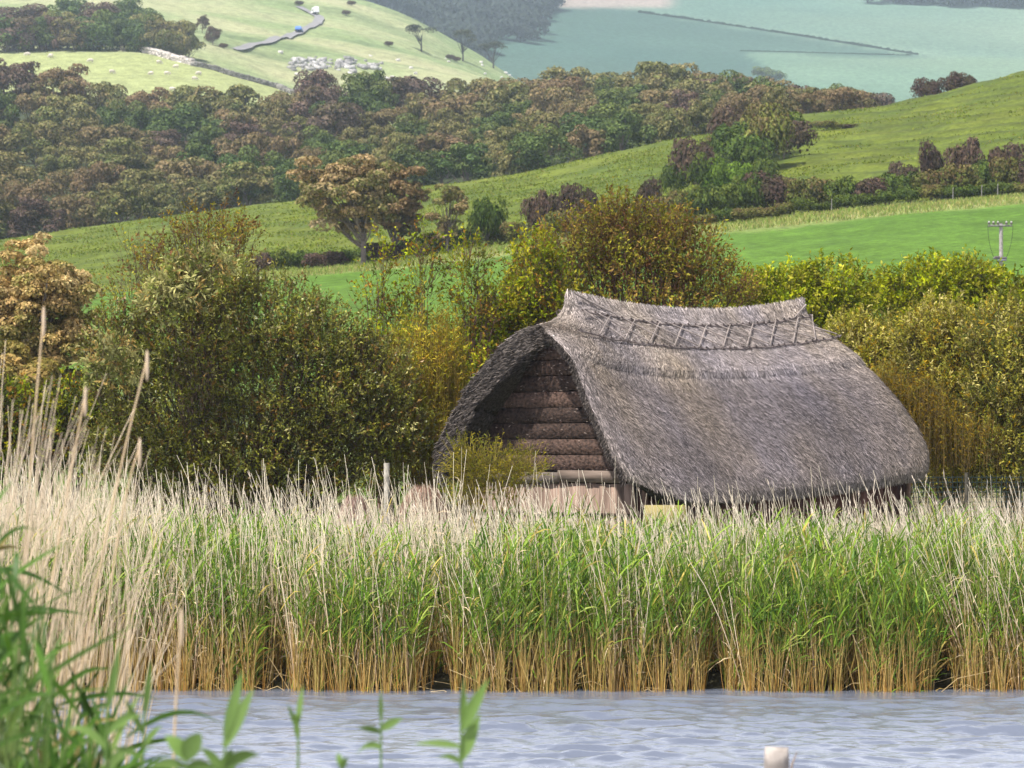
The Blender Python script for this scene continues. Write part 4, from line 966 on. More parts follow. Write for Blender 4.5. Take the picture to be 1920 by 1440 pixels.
# sheep
mbb = MB(); r = np.random.default_rng(2)
def ellip(mb, c, rad, cc, n=10, m=6):
    th = np.linspace(0, 2 * PI, n, endpoint=False); ph = np.linspace(-PI / 2, PI / 2, m)
    v = np.array([[c[0] + rad[0] * math.cos(p_) * math.cos(t_), c[1] + rad[1] * math.cos(p_) * math.sin(t_), c[2] + rad[2] * math.sin(p_)] for p_ in ph for t_ in th])
    q_ = [[i * n + j, i * n + (j + 1) % n, (i + 1) * n + (j + 1) % n, (i + 1) * n + j] for i in range(m - 1) for j in range(n)]
    mb.add(v, quads=q_, c=cc)
WOOL = (.60, .54, .46)
ellip(mbb, (0, 0, .62), (.62, .32, .34), WOOL); ellip(mbb, (-.45, 0, .60), (.25, .27, .28), WOOL)
tube1(mbb, [(.45, 0, .68), (.68, 0, .55), (.82, 0, .34)], .20, .11, WOOL, 8); ellip(mbb, (.88, 0, .24), (.13, .09, .12), (.55, .5, .45), 8, 5)
for s in (-1, 1):
    tube1(mbb, [(.80, s * .08, .36), (.78, s * .2, .34)], .04, .02, (.6, .5, .45), 4)
    for x in (-.42, .36): tube1(mbb, [(x, s * .17, .45), (x + .02, s * .17, .2), (x, s * .17, -.05)], .085, .05, (.5, .45, .4), 5)
sheep_me = mbb.mesh('sheep', M_WOOL, smooth=True)
SH = [(3, 135), (52, 105), (95, 108), (170, 117), (298, 120), (145, 134), (210, 138), (283, 141), (313, 141), (373, 141), (365, 151), (323, 171), (330, 128)]
for i, (px, py) in enumerate(sorted(SH)):
    p = hit(px, py, 560, 740); o = link('sheep', sheep_me); o.location = p; o.rotation_euler = (0, 0, rng.choice([0, PI]) + rng.uniform(-.6, .6)); o.scale = (1.05,) * 3
    tag(o, f'white sheep grazing, {nth(i)} from the left in the pale field', 'sheep', 'sheep grazing in the pale field')

# ------------------------------------------------------------------ utility pole
d = 128; x = (1878 - 960) / F * d; gz = float(ground(x, d)); o = root('utility_pole', (x, d, gz), 'weathered pale wooden electricity pole with crossarm in the bright field', 'pole')
ht = zof(418, d) - gz; m = d / F
mb = MB(); tube1(mb, [(0, 0, -.3), (0, 0, ht * .5), (0, 0, ht)], .095, .08, (.34, .30, .29), 10); mb.add([(.095 * math.cos(a), .095 * math.sin(a), ht) for a in np.arange(10) * PI / 5], tris=[[0, i, i + 1] for i in range(1, 9)], c=(.4, .36, .34)); link('pole', mb.mesh('pole', M_WOOD), o)
mb = MB(); box(mb, (-.58, -.14, ht - .17), (.47, -.09, ht - .09), (.22, .20, .20)); link('crossarm', mb.mesh('crossarm', M_WOOD), o)
for xx in (-.55, -.35, -.15, .22, .44):
    mb = MB(); ellip(mb, (xx, -.115, ht - .03), (.065, .065, .045), (.12, .09, .10), 8, 5); ellip(mb, (xx, -.115, ht + .03), (.045, .045, .05), (.45, .42, .42), 8, 5); link('insulator', mb.mesh('insulator', M_METAL), o)
zb = zof(484, d) - gz
mb = MB(); box(mb, (-.36, -.20, zb - .06), (.22, -.10, zb + .04), (.16, .14, .16)); tube1(mb, [(-.30, -.16, zb + .02), (-.1, -.16, zb + .02)], .06, .06, (.10, .08, .09), 8); box(mb, (-.16, -.24, zb - .14), (.20, .0, zb - .07), (.22, .22, .26)); link('bracket', mb.mesh('bracket', M_METAL), o)
for s, e in ((-.60, -.34), (.50, .20)):
    t = np.linspace(0, 1, 9); mb = MB(); tube1(mb, np.stack([s + (e - s) * t ** 2.2, np.full(9, -.14), ht - .12 + (zb - ht + .12) * t], 1), .009, .009, (.03, .03, .03), 4); link('wire', mb.mesh('wire', M_METAL), o)
# fence posts along the hedge
for i, (px, py) in enumerate(((1788, 374), (1842, 371), (1872, 366), (1560, 400))):
    d = 202.3; x = (px - 960) / F * d; z = float(ground(x, d)); mb = MB(); tube1(mb, [(0, 0, -.3), (0, 0, .55), (.02, 0, 1.0)], .04, .035, (.20, .19, .17), 6)
    o = link('fence_post', mb.mesh('fence_post', M_WOOD), None, (x, d, z)); tag(o, f'thin grey fence post, {nth([1, 2, 3, 0][i])} from the left along the hedge foot', 'post', 'fence posts along the hedge')

# ------------------------------------------------------------------ reed bed
def stalks(n, xf, yf, hf, rad, cb, ct, lean, bend, k=5, sides=3, r=rng, mb=None, jit=.1):
    """n reed stems: base x,y functions arrays; height; colours from base to tip"""
    mb = mb or MB(); x, y = xf, yf; t = np.linspace(0, 1, k)[None, :]
    ang = lean[:, None]; side_y = r.normal(0, .06, n)[:, None]
    px = x[:, None] + (ang * t + bend[:, None] * t ** 3) * hf[:, None] + jit * .06 * r.normal(size=(n, k)) * t
    py = y[:, None] + side_y * t * hf[:, None]
    pz = ground(x, y)[:, None] + -.15 + (hf[:, None] + .15) * t * (1 - .18 * (ang * t) ** 2 - .35 * np.abs(bend[:, None]) * t ** 3)
    pts = np.stack([px, py, pz], -1)
    tt = t[..., None]; cc = cb[:, None, :] * (1 - tt) + ct[:, None, :] * tt
    tubes(mb, pts, rad[:, None] * (1 - .6 * t ** 2), np.broadcast_to(cc, (n, k, 3)).copy(), sides)
    return mb, pts
def front_edge(x):  # the water's edge of the bed wanders a little, with dark clefts
    px = x / 35 * F + 960
    e = 35.05 + .35 * (fbm(x + 50, x * 0 + 3, .55, 81) - .5) * 2
    for c, w_, dd in ((820, 26, 1.1), (1340, 22, 1.2), (1768, 22, 1.5), (520, 20, .7), (1085, 14, .5), (1590, 16, .6)): e = e + dd * np.exp(-((px - c) / w_) ** 2)
    return e
def bed_points(n, depth0, depth1, r=rng, power=1.0):
    x = r.uniform(-8.3, 8.3, n); y = front_edge(x) + depth0 + (depth1 - depth0) * r.random(n) ** power
    x = x * y / 35.0
    # tufted: pull stems together
    return x + .05 * np.sin(x * 23) , y
def jcol(c, n, s=.2, r=rng): return np.array(c)[None] * np.clip(r.normal(1, s, (n, 1)), .4, 1.8)
def dryness(x, y):   # 0 green .. 1 dry, in patches, drier at the left
    px = x / y * F + 960
    return np.clip(fbm(x + 20, y, .55, 85) * 1.8 - .55 + np.clip((760 - px) / 1100, -.25, .55), 0.05, .95)
green_leaf = MB(); green_stem = MB(); dry_stem = MB(); low_stem = MB()
# green reeds
n = 11500
x, y = bed_points(n, 0, 7.8, power=1.6); keep = rng.random(n) > dryness(x, y) * .62; x, y = x[keep], y[keep]; n = len(x)
depth = y - front_edge(x * 35 / y)
h = rng.normal(1.60, .15, n) - .36 * np.clip(depth / 6, 0, 1) + .14 * (fbm(x, y, .7, 86) - .5) * 2 + np.clip((600 - (x / y * F + 960)) / 600, 0, 1) * .12
lean = rng.normal(.05, .07, n) + np.where(x > 1.5, .05, -.02); bend = rng.normal(.05, .07, n)
cb = jcol((.32, .19, .05), n, .4); ct = jcol((.17, .27, .05), n)
_, pts = stalks(n, x, y, h, np.full(n, .0048), cb, ct, lean, bend, k=6, mb=green_stem)
per = 10
k = np.repeat(np.arange(n), per); t = np.clip(rng.normal(.66, .24, len(k)) - .42 * np.clip(fbm(x[k], y[k], .9, 88) * 3.4 - 1.5, 0, 1), .10, .99)
seg = t * 5; i0 = np.clip(seg.astype(int), 0, 4); f = (seg - i0)[:, None]
lb = pts[k, i0] * (1 - f) + pts[k, i0 + 1] * f
az = rng.uniform(0, 2 * PI, len(k)); out = np.stack([np.cos(az) + .25, np.sin(az) * .9, np.zeros(len(k))], 1)
ll = rng.uniform(.20, .46, len(k)) * (1.1 - .35 * np.abs(t - .7)); steep = rng.uniform(.7, 3.2, len(k))[:, None]
d0 = norm(out + np.array([0, 0, 1]) * steep); droop = rng.uniform(.05, .55, len(k))[:, None]
p0 = lb; p1 = lb + d0 * (ll * .42)[:, None]; p2 = lb + d0 * (ll * .78)[:, None] - np.array([0, 0, 1]) * (ll[:, None] * droop * .25); p3 = lb + d0 * ll[:, None] + out * (ll * .08)[:, None] - np.array([0, 0, 1]) * (ll[:, None] * droop * .6)
lp = np.stack([p0, p1, p2, p3], 1); lw = np.stack([np.full(len(k), .009), rng.uniform(.012, .023, len(k)), rng.uniform(.008, .014, len(k)), np.full(len(k), .001)], 1)
pal = [((.145, .235, .045), 4), ((.21, .30, .055), 3), ((.075, .14, .03), 3.4), ((.31, .36, .11), 1.5), ((.42, .34, .12), 1.1)]
lc = pick(pal, len(k)) * np.clip(rng.normal(1, .2, (len(k), 1)), .5, 1.6)
lowl = (t < .36)[:, None]; lc = np.where(lowl & (rng.random((len(k), 1)) < .55), np.array([.32, .22, .06]), lc)
ribbons(green_leaf, lp, lw, np.repeat(lc[:, None], 4, 1), face=norm(rvec(len(k)) + np.array([0, -.5, .7])))
# dry stalks: tall pale canes standing above the green
n = 8000
x, y = bed_points(n, 0, 8.2, power=1.35); keep = rng.random(n) < .20 + dryness(x, y); x, y = x[keep], y[keep]; n = len(x)
pxv = x / y * F + 960
h = rng.normal(1.66, .2, n) - .40 * np.clip((y - front_edge(x * 35 / y)) / 6, 0, 1) + np.clip((500 - pxv) / 500, 0, 1) * .35 + np.clip(1 - np.abs(pxv - 720) / 260, 0, 1) * .14
tall = rng.random(n) < .36; h = h + tall * rng.uniform(.15, .85, n) * np.where(pxv < 1150, 1.0, .75)
lean = rng.normal(-.05, .13, n) + np.where(pxv > 1650, -.14, 0) + np.clip((350 - pxv) / 350, 0, 1) * .12
bend = rng.normal(-.03, .06, n)
cb = jcol((.44, .25, .08), n); ct = jcol((.82, .72, .54), n, .14)
_, dpts = stalks(n, x, y, h, rng.uniform(.0045, .0072, n), cb, ct, lean, bend, k=6, mb=dry_stem, jit=.025)
nf = 4000; fx, fy = bed_points(nf, 1.6, 8.4); fpx = fx / fy * F + 960
fh = rng.normal(1.50, .16, nf) - .12 * ((fpx > 1150) & (fpx < 1650)) + (rng.random(nf) < .45) * rng.uniform(.05, .5, nf) + np.clip((420 - fpx) / 500, 0, 1) * .25
_, fpts = stalks(nf, fx, fy, fh, rng.uniform(.004, .0072, nf), jcol((.50, .36, .18), nf), jcol((.86, .76, .60), nf, .12), rng.normal(-.08, .12, nf) + np.where(fpx > 1650, -.10, 0), rng.normal(-.05, .07, nf), k=5, mb=dry_stem, jit=.03)
# feathery seed heads on some of them
kf = rng.choice(nf, 1500, replace=False); kf = np.repeat(kf, 5); tf = rng.uniform(.86, 1.0, len(kf))[:, None]
bf = fpts[kf, 3] * (1 - (tf - .75) / .25) + fpts[kf, 4] * ((tf - .75) / .25)
leaves(dry_stem, bf, norm(fpts[kf, 4] - fpts[kf, 3] + rvec(len(kf)) * .12), rvec(len(kf)), rng.uniform(.06, .13, len(kf)), .012, jcol((.74, .62, .50), len(kf)))
# withered blades and split leaf sheaths on the dry canes
per = 3; k = np.repeat(np.arange(n), per); t = rng.uniform(.2, .82, len(k)); seg = t * 5; i0 = np.clip(seg.astype(int), 0, 4); f = (seg - i0)[:, None]
lb = dpts[k, i0] * (1 - f) + dpts[k, i0 + 1] * f; az = rng.uniform(0, 2 * PI, len(k)); out = np.stack([np.cos(az), np.sin(az), rng.uniform(-.6, 2.2, len(k))], 1)
ll = rng.uniform(.08, .26, len(k))[:, None]; dd = norm(out); lp = np.stack([lb, lb + dd * ll * .5, lb + dd * ll - np.array([0, 0, 1]) * ll * .25], 1)
ribbons(dry_stem, lp, np.tile([.006, .010, .001], (len(k), 1)), np.repeat((jcol((.58, .46, .28), len(k), .2))[:, None], 3, 1), face=norm(rvec(len(k)) + np.array([0, -.5, .7])))
# short orange bases crowding the water's edge
n = 8500
x, y = bed_points(n, -.30, 1.1, power=.85); h = rng.uniform(.35, 1.1, n)
stalks(n, x, y, h, rng.uniform(.0035, .0062, n), pick([((.42, .20, .05), 3), ((.30, .14, .045), 3), ((.26, .25, .05), 1.6), ((.50, .34, .14), 1.5)], n) * rng.uniform(.5, 1.25, (n, 1)), jcol((.40, .29, .10), n, .4), rng.normal(.0, .10, n), rng.normal(0, .05, n), k=4, mb=low_stem)
# fallen canes lying at odd angles
n = 230
x, y = bed_points(n, -.12, .3); h = rng.uniform(.5, 1.1, n); stalks(n, x, y, h * .62, np.full(n, .006), jcol((.45, .30, .12), n), jcol((.55, .42, .22), n), rng.normal(0, 1.1, n), rng.normal(0, .4, n), k=4, mb=low_stem)
for nm, mb, lab, mt_ in (('green_reeds', green_leaf, 'dense green reed leaves lining the far bank of the pond', M_REED), ('reed_stems', green_stem, 'green and orange reed stems along the far bank', M_REED),
                    ('dry_reeds', dry_stem, 'pale dry reed canes standing above the green reed bed', M_STRAW), ('reed_bases', low_stem, 'orange brown reed bases crowding the water edge', M_STRAW)):
    o = link(nm, mb.mesh(nm, mt_)); tag(o, lab, 'reeds', kind='stuff')
# pale rough grass behind the bed and round the hut
mg_ = MB(); n = 16000
y = rng.uniform(43, 64, n); x = (rng.uniform(-200, 2200, n) - 960) / F * y
loc_u = (x - HO[0]) * EU[0] + (y - HO[1]) * EU[1]; loc_v = (x - HO[0]) * EV[0] + (y - HO[1]) * EV[1]
keep = ~((loc_u > .35) & (loc_u < 6.7) & (np.abs(loc_v) < 2.4)); x, y = x[keep], y[keep]; n = len(x); pxv = x / y * F + 960
h = (rng.uniform(.5, 1.05, n) + (pxv > 1670) * rng.uniform(.1, .65, n)) * np.where((y < 50) & (pxv > 1000) & (pxv < 1680), .6, 1)
_, gp = stalks(n, x, y, h, rng.uniform(.005, .009, n), jcol((.30, .28, .12), n, .3), jcol((.60, .48, .34), n, .2), rng.normal(-.04, .16, n), rng.normal(-.1, .14, n), k=4, mb=mg_)
o = link('rough_grass', mg_.mesh('rough_grass', M_STRAW)); tag(o, 'pale dry grass growing round the hut behind the reeds', 'grass', kind='stuff')
mg_ = MB(); n = 26000; y = rng.uniform(43.5, 72, n); x = (rng.uniform(-200, 2300, n) - 960) / F * y; z = ground(x, y)
az = rng.uniform(0, 2 * PI, n); hh = rng.uniform(.25, .6, n) * np.where(y < 48.5, .6, 1); b0 = np.stack([x, y, z - .03], 1); dd = norm(np.stack([np.cos(az) * .35, np.sin(az) * .35, np.ones(n)], 1))
leaves(mg_, b0, dd, rvec(n), hh, .03, pick([((.16, .25, .06), 3), ((.10, .18, .04), 3), ((.28, .30, .12), 1)], n))
o = link('green_grass', mg_.mesh('green_grass', M_REED)); tag(o, 'lush green grass growing on the marsh behind the reeds', 'grass', kind='stuff')
# long pale grass on the margin of the bright field and rough tufts on the hill
def tufts(n, y0, y1, px0, px1, hh, wd, pal, seed, mask=None):
    r = np.random.default_rng(seed); y = r.uniform(y0, y1, n); px = r.uniform(px0, px1, n); x = (px - 960) / F * y
    if mask is not None: kk = mask(px, y, x, r); x, y = x[kk], y[kk]; n = len(x)
    b0 = np.stack([x, y, ground(x, y) - .04], 1); mb = MB()
    dd = norm(np.stack([r.normal(0, .35, n), r.normal(0, .3, n), np.ones(n)], 1)); leaves(mb, b0, dd, norm(rvec(n, r) + np.array([0, -1, .4])), hh * r.uniform(.5, 1.5, n), wd * r.uniform(.6, 1.4, n), pick(pal, n, r) * r.uniform(.75, 1.25, (n, 1)))
    return mb
o = link('margin_grass', tufts(24000, 188, 203, -100, 2100, .30, .055, [((.36, .33, .15), 2), ((.27, .30, .11), 3), ((.18, .25, .07), 3)], 61).mesh('margin_grass', M_LEAF)); tag(o, 'long pale seeding grass along the top margin of the bright field', 'grass', kind='stuff')
o = link('hill_grass', tufts(80000, 218, 343, -100, 2100, .17, .15, [((.13, .17, .028), 3), ((.17, .20, .038), 3), ((.09, .12, .022), 2), ((.22, .20, .07), .8)], 62, lambda px, y, x, r: fbm(x, y, .16, 63) + r.normal(0, .06, len(x)) > .47 + .12 * (px > 1450)).mesh('hill_grass', M_LEAF)); tag(o, 'rough tufted pasture grass on the green hillside', 'grass', kind='stuff')

# ------------------------------------------------------------------ small things by the hut
d = 45.3; a = P(1208, 947, d); b_ = P(1286, 947, d); gz = float(ground(a[0], d))
o = root('board', ((a[0] + b_[0]) / 2, d, gz), 'blank yellow ochre board on legs in front of the eaves', 'board'); hw = (b_[0] - a[0]) / 2
mb = MB(); box(mb, (-hw, -.02, a[2] - gz - .62), (hw, .02, a[2] - gz), (.27, .225, .09)); link('panel', mb.mesh('panel', mat_attr('ochre_board', .7, 5, .12)), o)
for s in (-1, 1): mb = MB(); box(mb, (s * hw * .8 - .03, .022, -.2), (s * hw * .8 + .03, .07, a[2] - gz - .04), (.28, .22, .15)); link('leg', mb.mesh('leg', M_WOOD), o)
d = 45.8; p = P(725, 868, d); gz = float(ground(p[0], d)); mb = MB(); hh = p[2] - gz
tube1(mb, [(0, 0, -.3), (.01, 0, hh * .5), (.0, 0, hh - .01), (.0, 0, hh)], .052, .043, (.36, .33, .28), 8)
mb.add([(.045 * math.cos(a_), .045 * math.sin(a_), hh) for a_ in np.arange(8) * PI / 4], tris=[[0, i, i + 1] for i in range(1, 7)], c=(.5, .47, .42))
o = link('fence_post', mb.mesh('fence_post', M_WOOD), None, (p[0], d, gz)); tag(o, 'pale bleached fence post in front of the big willow bush', 'post')
def mound(px, pyt, wpx, d, lab, c):
    x = (px - 960) / F * d; gz = float(ground(x, d)); h = zof(pyt, d) - gz; hw = wpx / 2 * d / F; r = np.random.default_rng(int(px)); n = 2600; mb = MB()
    o = root('reed_heap', (x, d, gz), lab, 'reed heap', 'brown reed heaps beside the hut')
    ellip(mb, (0, 0, h * .42), (hw * .9, .5, h * .52), np.array(c) * .6, 18, 10); link('core', mb.mesh('core', M_THATCH, smooth=True), o)
    mb = MB(); a_ = r.uniform(0, 2 * PI, n); zz = r.uniform(0, 1, n) ** .7; rr = np.sqrt(np.clip(1 - (zz * .98) ** 2.6, 0, 1))
    p0 = np.stack([np.cos(a_) * hw * rr, np.sin(a_) * .55 * rr, zz * h], 1); leaves(mb, p0, norm(np.stack([r.normal(0, .14, n), r.normal(0, .1, n) - .1, -np.ones(n)], 1)), norm(p0 + 1e-3), r.uniform(.15, .4, n), .014, np.array(c) * r.uniform(.5, 1.6, (n, 1)))
    s_ = link('straw', mb.mesh('straw', M_STRAW), o); s_['kind'] = 'stuff'
mound(795, 905, 130, 46.4, 'brown rounded heap of dry reed between bleached post and gable', (.30, .19, .14))
mound(665, 925, 90, 46.8, 'lower brown heap of dry reed left of the bleached post', (.30, .20, .16))
# weathered short post at the right rear corner of the hut
p = P(1688, 905, 51.3); gz = float(ground(p[0], 51.3)); mb = MB(); tube1(mb, [(0, 0, -.3), (0, 0, 1), (0, 0, p[2] - gz)], .05, .05, (.45, .36, .33), 6)
o = link('fence_post', mb.mesh('fence_post', M_WOOD), None, (p[0], 51.3, gz)); tag(o, 'pinkish upright post under the right corner of the thatch', 'post')
# dark wire netting fence line under the right-hand thicket
o = root('netting_fence', (8.3, 53.0, float(ground(8.3, 53))), 'dark netting fence running under the right hand thicket', 'fence'); mb = MB()
for zz in np.arange(.9, 1.75, .09): tube1(mb, [(-1.6, 0, zz), (3.2, .3, zz)], .008, .008, (.03, .05, .05), 3)
for xx in np.arange(-1.6, 3.2, .09): tube1(mb, [(xx, .0 + (xx + 1.6) * .0625, .9), (xx, .0 + (xx + 1.6) * .0625, 1.74)], .007, .007, (.03, .05, .05), 3)
link('netting', mb.mesh('netting', M_METAL), o)
for xx in (-1.6, 0, 1.6, 3.2): mb = MB(); tube1(mb, [(xx, .05, -.2), (xx, .05, 1.8)], .04, .04, (.10, .09, .07), 6); link('post', mb.mesh('post', M_WOOD), o)

# ------------------------------------------------------------------ foreground plants (near bank, out of focus)
def blade(mb, b0, dirv, ln, wd, droop, c, r=rng):
    t = np.linspace(0, 1, 7); d = np.array(dirv, float); d /= np.linalg.norm(d)
    pts = b0 + d * (t * ln)[:, None] - np.array([0, 0, 1]) * (droop * ln * t ** 2.4)[:, None]
    w_ = wd * np.array([.35, .8, 1.0, .95, .75, .42, .02]); side = np.cross(d, [0, -1., .15]); side = side / np.linalg.norm(side)
    side = side + r.normal(0, .28, 3); side -= d * side.dot(d); side /= np.linalg.norm(side); nn = np.cross(side, d)
    v = np.stack([pts - side * w_[:, None] * .5 + nn * w_[:, None] * .12, pts, pts + side * w_[:, None] * .5 + nn * w_[:, None] * .12], 1).reshape(-1, 3)
    q_ = []
    for i in range(6): q_ += [[i * 3, i * 3 + 1, i * 3 + 4, i * 3 + 3], [i * 3 + 1, i * 3 + 2, i * 3 + 5, i * 3 + 4]]
    mb.add(v, quads=q_, c=c)
M_FG = mat_leaf('near_reed_leaf', .35, rough=.5, spec=.3); M_FGS = mat_attr('near_stalk', .6)
def shoot(px, ytop, d, lab, leafspec, lean=0.0, stem=True):
    """leafspec: (fraction of height seen, direction angle deg from vertical in picture plane, length m, width, droop)"""
    x = (px - 960) / F * d; gz = float(ground(x, d)); top = zof(ytop, d) - gz
    o = root('reed_shoot', (x, d, gz), lab, 'reed', 'blurred reed shoots on the near bank')
    if stem:
        mb = MB(); t = np.linspace(0, 1, 8)[:, None]; pts = np.concatenate([lean * t ** 2, 0 * t, t * top], 1)
        tube1(mb, pts, .009, .004, (.16, .27, .06), 6); link('stem', mb.mesh('stem', M_FG), o)
    for fr, ang, ln, wd, dr in leafspec:
        mb = MB(); z_ = top - fr; xx = lean * (z_ / top) ** 2; a_ = math.radians(ang); g_ = rng.uniform(.8, 1.2)
        blade(mb, np.array([xx, 0, z_]), (math.sin(a_), rng.uniform(-.25, .25), math.cos(a_)), ln, wd, dr, np.array([.16, .26, .06]) * g_)
        link('leaf', mb.mesh('leaf', M_FG), o)
shoot(560, 1340, 9.5, 'short pair of soft green blades left of the bent reed at the bottom', [(.03, 6, .13, .024, .0), (.05, -20, .10, .018, .05), (.08, -6, .09, .02, 0)], stem=True)
shoot(715, 1345, 9.5, 'upright reed with a folded dark leaf near bottom centre', [(.01, 0, .10, .016, .0), (.04, 55, .09, .03, .12), (.10, -60, .11, .028, .9), (.05, -62, .09, .024, .3)], stem=True)
shoot(865, 1340, 9.0, 'bright broad leafed reed shoot at bottom centre, tallest blade upright', [(.05, 26, .20, .040, .05), (.02, 4, .14, .018, .0), (.03, 10, .10, .02, .0), (.10, -78, .15, .026, .15), (.14, 20, .17, .045, .1), (.15, -50, .10, .02, .5)], stem=True)
shoot(410, 1400, 8.6, 'broad pale green reed shoot with two raised blades at lower left', [(.0, 25, .20, .045, .05), (-.03, 14, .20, .034, .0), (.08, -30, .14, .03, .3), (.06, 50, .14, .04, .4), (.12, -50, .12, .05, .5), (.10, 10, .12, .05, .2)], lean=.02)
shoot(350, 1425, 8.2, 'low wide leafed reed shoot beside the raised pale blades', [(.0, -30, .12, .05, .3), (.0, 20, .12, .055, .3), (.03, 60, .12, .04, .5), (.02, -70, .12, .03, .4)])
shoot(255, 1330, 9.2, 'thin upright green reed with yellowed edges at lower left', [(.02, 8, .19, .022, .0), (.08, -24, .15, .022, .1), (.12, 30, .12, .02, .3), (.16, -50, .14, .022, .4)], lean=.03)
shoot(185, 1330, 9.0, 'green reed with one tall twisting blade near the left edge', [(.0, 12, .22, .026, .0), (.08, 40, .2, .03, .5), (.12, -40, .2, .028, .5), (.2, 30, .2, .03, .5)], lean=.03)
shoot(640, 1470, 8.6, 'tiny brown tipped reed shoot poking up between bent reed and broad one', [(-.05, -10, .06, .02, .3), (-.04, 20, .06, .018, .2)])
# the dense blurred clump in the left corner
mb = MB(); r = np.random.default_rng(21)
for _ in range(340):
    d = r.uniform(9, 13.5); px = 300 * r.random() ** 1.9 - 70 + r.normal(0, 12); yt = interp(px, [(-100, 1030), (10, 1090), (60, 1230), (110, 1350), (330, 1440)]) + r.uniform(-30, 420); p = P(px, min(yt, 1500), d)
    a_ = math.radians(r.normal(12, 34)); blade(mb, p, (math.sin(a_), r.normal(0, .3), math.cos(a_)), r.uniform(.18, .46), r.uniform(.010, .024), r.uniform(.05, .6), .62 * pick([((.12, .24, .045), 5), ((.20, .30, .08), 2), ((.07, .15, .03), 3), ((.40, .33, .14), .6)], 1, r)[0] * r.uniform(.5, 1.35), r)
ks = 120; d = r.uniform(9, 13.5, ks); px = 230 * r.random(ks) ** 1.4 - 70; x_ = (px - 960) / F * d
hh = np.array([zof(interp(a_, [(-100, 1030), (20, 1100), (80, 1260), (230, 1420)]) + r.uniform(0, 200), b2) for a_, b2 in zip(px, d)]) - ground(x_, d)
stalks(ks, x_, d, hh, np.full(ks, .006), jcol((.2, .2, .06), ks), jcol((.16, .26, .06), ks), r.normal(.03, .04, ks), r.normal(.0, .05, ks), k=5, mb=mb)
o = link('near_reeds', mb.mesh('near_reeds', M_FG)); tag(o, 'dense blurred green reeds growing in the lower left corner', 'reeds', kind='stuff')
# long dry canes at the left, near and soft
mb = MB(); n = 190; d = r.uniform(12, 20, n); px0 = 290 * r.random(n) ** 1.25 - 80; x_ = (px0 - 960) / F * d
yt = 620 + (px0 + 80) * 1.05 + r.exponential(150, n); hh = np.array([zof(min(a_, 1150), b2) for a_, b2 in zip(yt, d)]) - ground(x_, d)
stalks(n, x_, d, hh, r.uniform(.0028, .005, n), jcol((.45, .32, .16), n), jcol((.62, .50, .35), n), r.normal(.03, .05, n), r.normal(.04, .07, n), k=9, mb=mb, jit=.02)
o = link('near_dry_reeds', mb.mesh('near_dry_reeds', M_FGS)); tag(o, 'tall blurred dry canes along the left picture edge', 'reeds', kind='stuff')
for i, (pxb, pyb, pxt, pyt, lb) in enumerate([(110, 1300, 276, 672, 'long blurred dry cane curving right to a high tip above the bank'), (20, 1250, 82, 590, 'long blurred dry cane standing tallest near the left edge'),
                                     (315, 1440, 340, 1160, 'single thin dry cane standing in front of the water at left'), (30, 1400, 160, 740, 'long dry cane crossing behind the tall left ones'), (170, 1080, 262, 836, 'short soft cane leaning right beside the curving long one')]):
    d = 12.5 if i != 2 else 10; a_ = P(pxb, pyb, d); b2 = P(pxt, pyt, d); foot = a_ + (a_ - b2) * .0; foot = np.array([a_[0] - (b2[0] - a_[0]) * .3, d, float(ground(a_[0], d))])
    t = np.linspace(0, 1, 12)[:, None]; c1 = np.array([a_[0], d, a_[2]]); pts = (1 - t) ** 2 * foot + 2 * t * (1 - t) * (c1 * .8 + b2 * .2) + t * t * b2 - foot
    mb = MB(); tube1(mb, pts, .0075, .0035, (.58, .43, .26), 6); ellip(mb, pts[-1] - np.array([0, 0, .03]), (.008, .008, .07), (.55, .42, .28), 6, 6)
    o = link('dry_cane', mb.mesh('dry_cane', M_FGS), None, foot); tag(o, lb, 'reed cane', 'single dry canes at the left')
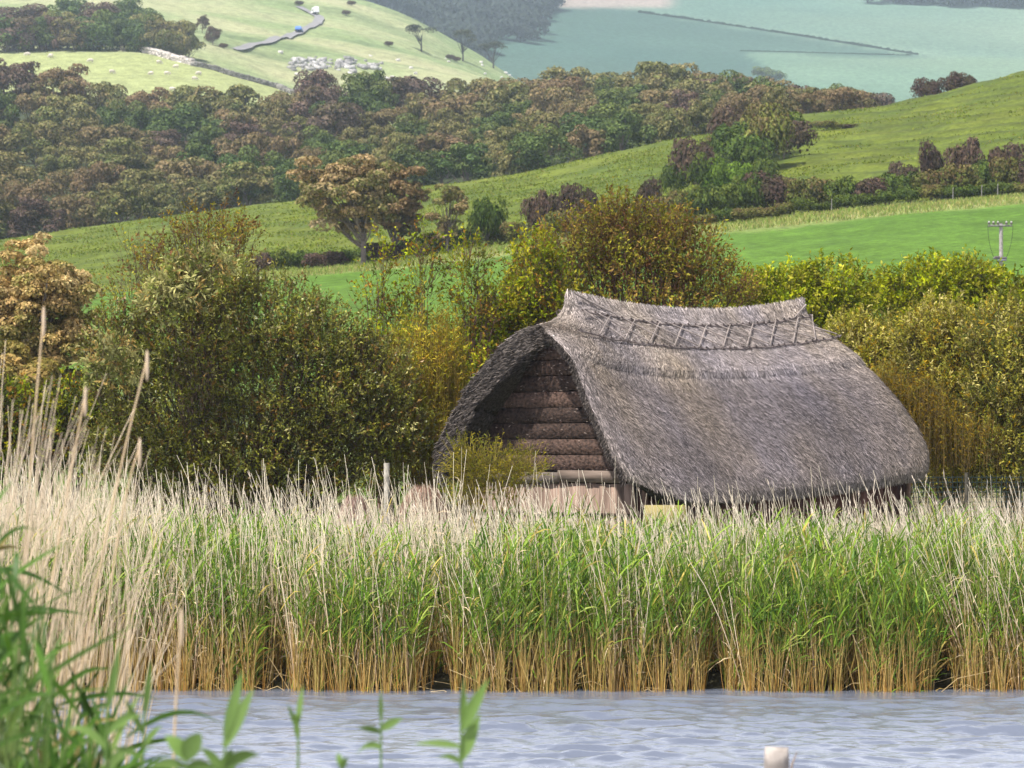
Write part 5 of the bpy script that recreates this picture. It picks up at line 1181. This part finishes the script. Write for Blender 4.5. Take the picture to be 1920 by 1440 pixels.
# wooden post stump in the foreground
d = 14.0; p = P(1455, 1405, d); x = p[0]; mb = MB(); k = 14; gz = -.5; hw = 24 * d / F
prof = [(0, 1.0), (.5, 1.02), (.97, .98), (1.0, .9)]
for j, (t, s) in enumerate(prof):
    pass
rings = np.array([[(hw * s * (1 + .06 * math.sin(3 * a_ + 1)) * math.cos(a_), hw * s * math.sin(a_), t * (p[2] - gz) + (.012 * math.cos(a_ * 2 + .5) if t > .9 else 0)) for a_ in np.arange(k) * 2 * PI / k] for t, s in prof])
ii = np.arange(4 * k).reshape(4, k); mb.add(rings.reshape(-1, 3), quads=np.stack([ii[:-1], np.roll(ii, -1, 1)[:-1], np.roll(ii, -1, 1)[1:], ii[1:]], -1).reshape(-1, 4), tris=[[3 * k, 3 * k + i, 3 * k + i + 1] for i in range(1, k - 1)], c=(.30, .265, .24))
o = root('mooring_post', (x, d, gz), 'grey weathered wooden post top with a splinter at the bottom right', 'post'); link('shaft', mb.mesh('shaft', M_WOOD), o)
mb = MB(); tube1(mb, [(hw * 1.0, 0, p[2] - gz - .16), (hw * 1.25, -.01, p[2] - gz - .07), (hw * 1.65, 0, p[2] - gz - .01)], .010, .002, (.25, .20, .17), 5); link('splinter', mb.mesh('splinter', M_WOOD), o)

# ------------------------------------------------------------------ haze
zt = float(Z.max()) + 25
me = bpy.data.meshes.new('haze'); mb = MB(); box(mb, (-1720, -40, -6), (1720, 2660, zt), (1, 1, 1)); me = mb.mesh('haze', None)
hm = bpy.data.materials.new('haze_air'); hm.use_nodes = True; nt = hm.node_tree; nt.nodes.remove(nt.nodes['Principled BSDF'])
pv = nt.nodes.new('ShaderNodeVolumePrincipled'); pv.inputs['Color'].default_value = (.70, .83, 1.0, 1); pv.inputs['Density'].default_value = .00014; pv.inputs['Anisotropy'].default_value = .0
nt.links.new(pv.outputs[0], nt.nodes['Material Output'].inputs['Volume']); me.materials.append(hm)
o = link('haze', me); tag(o, kind='stuff'); o.display_type = 'WIRE'
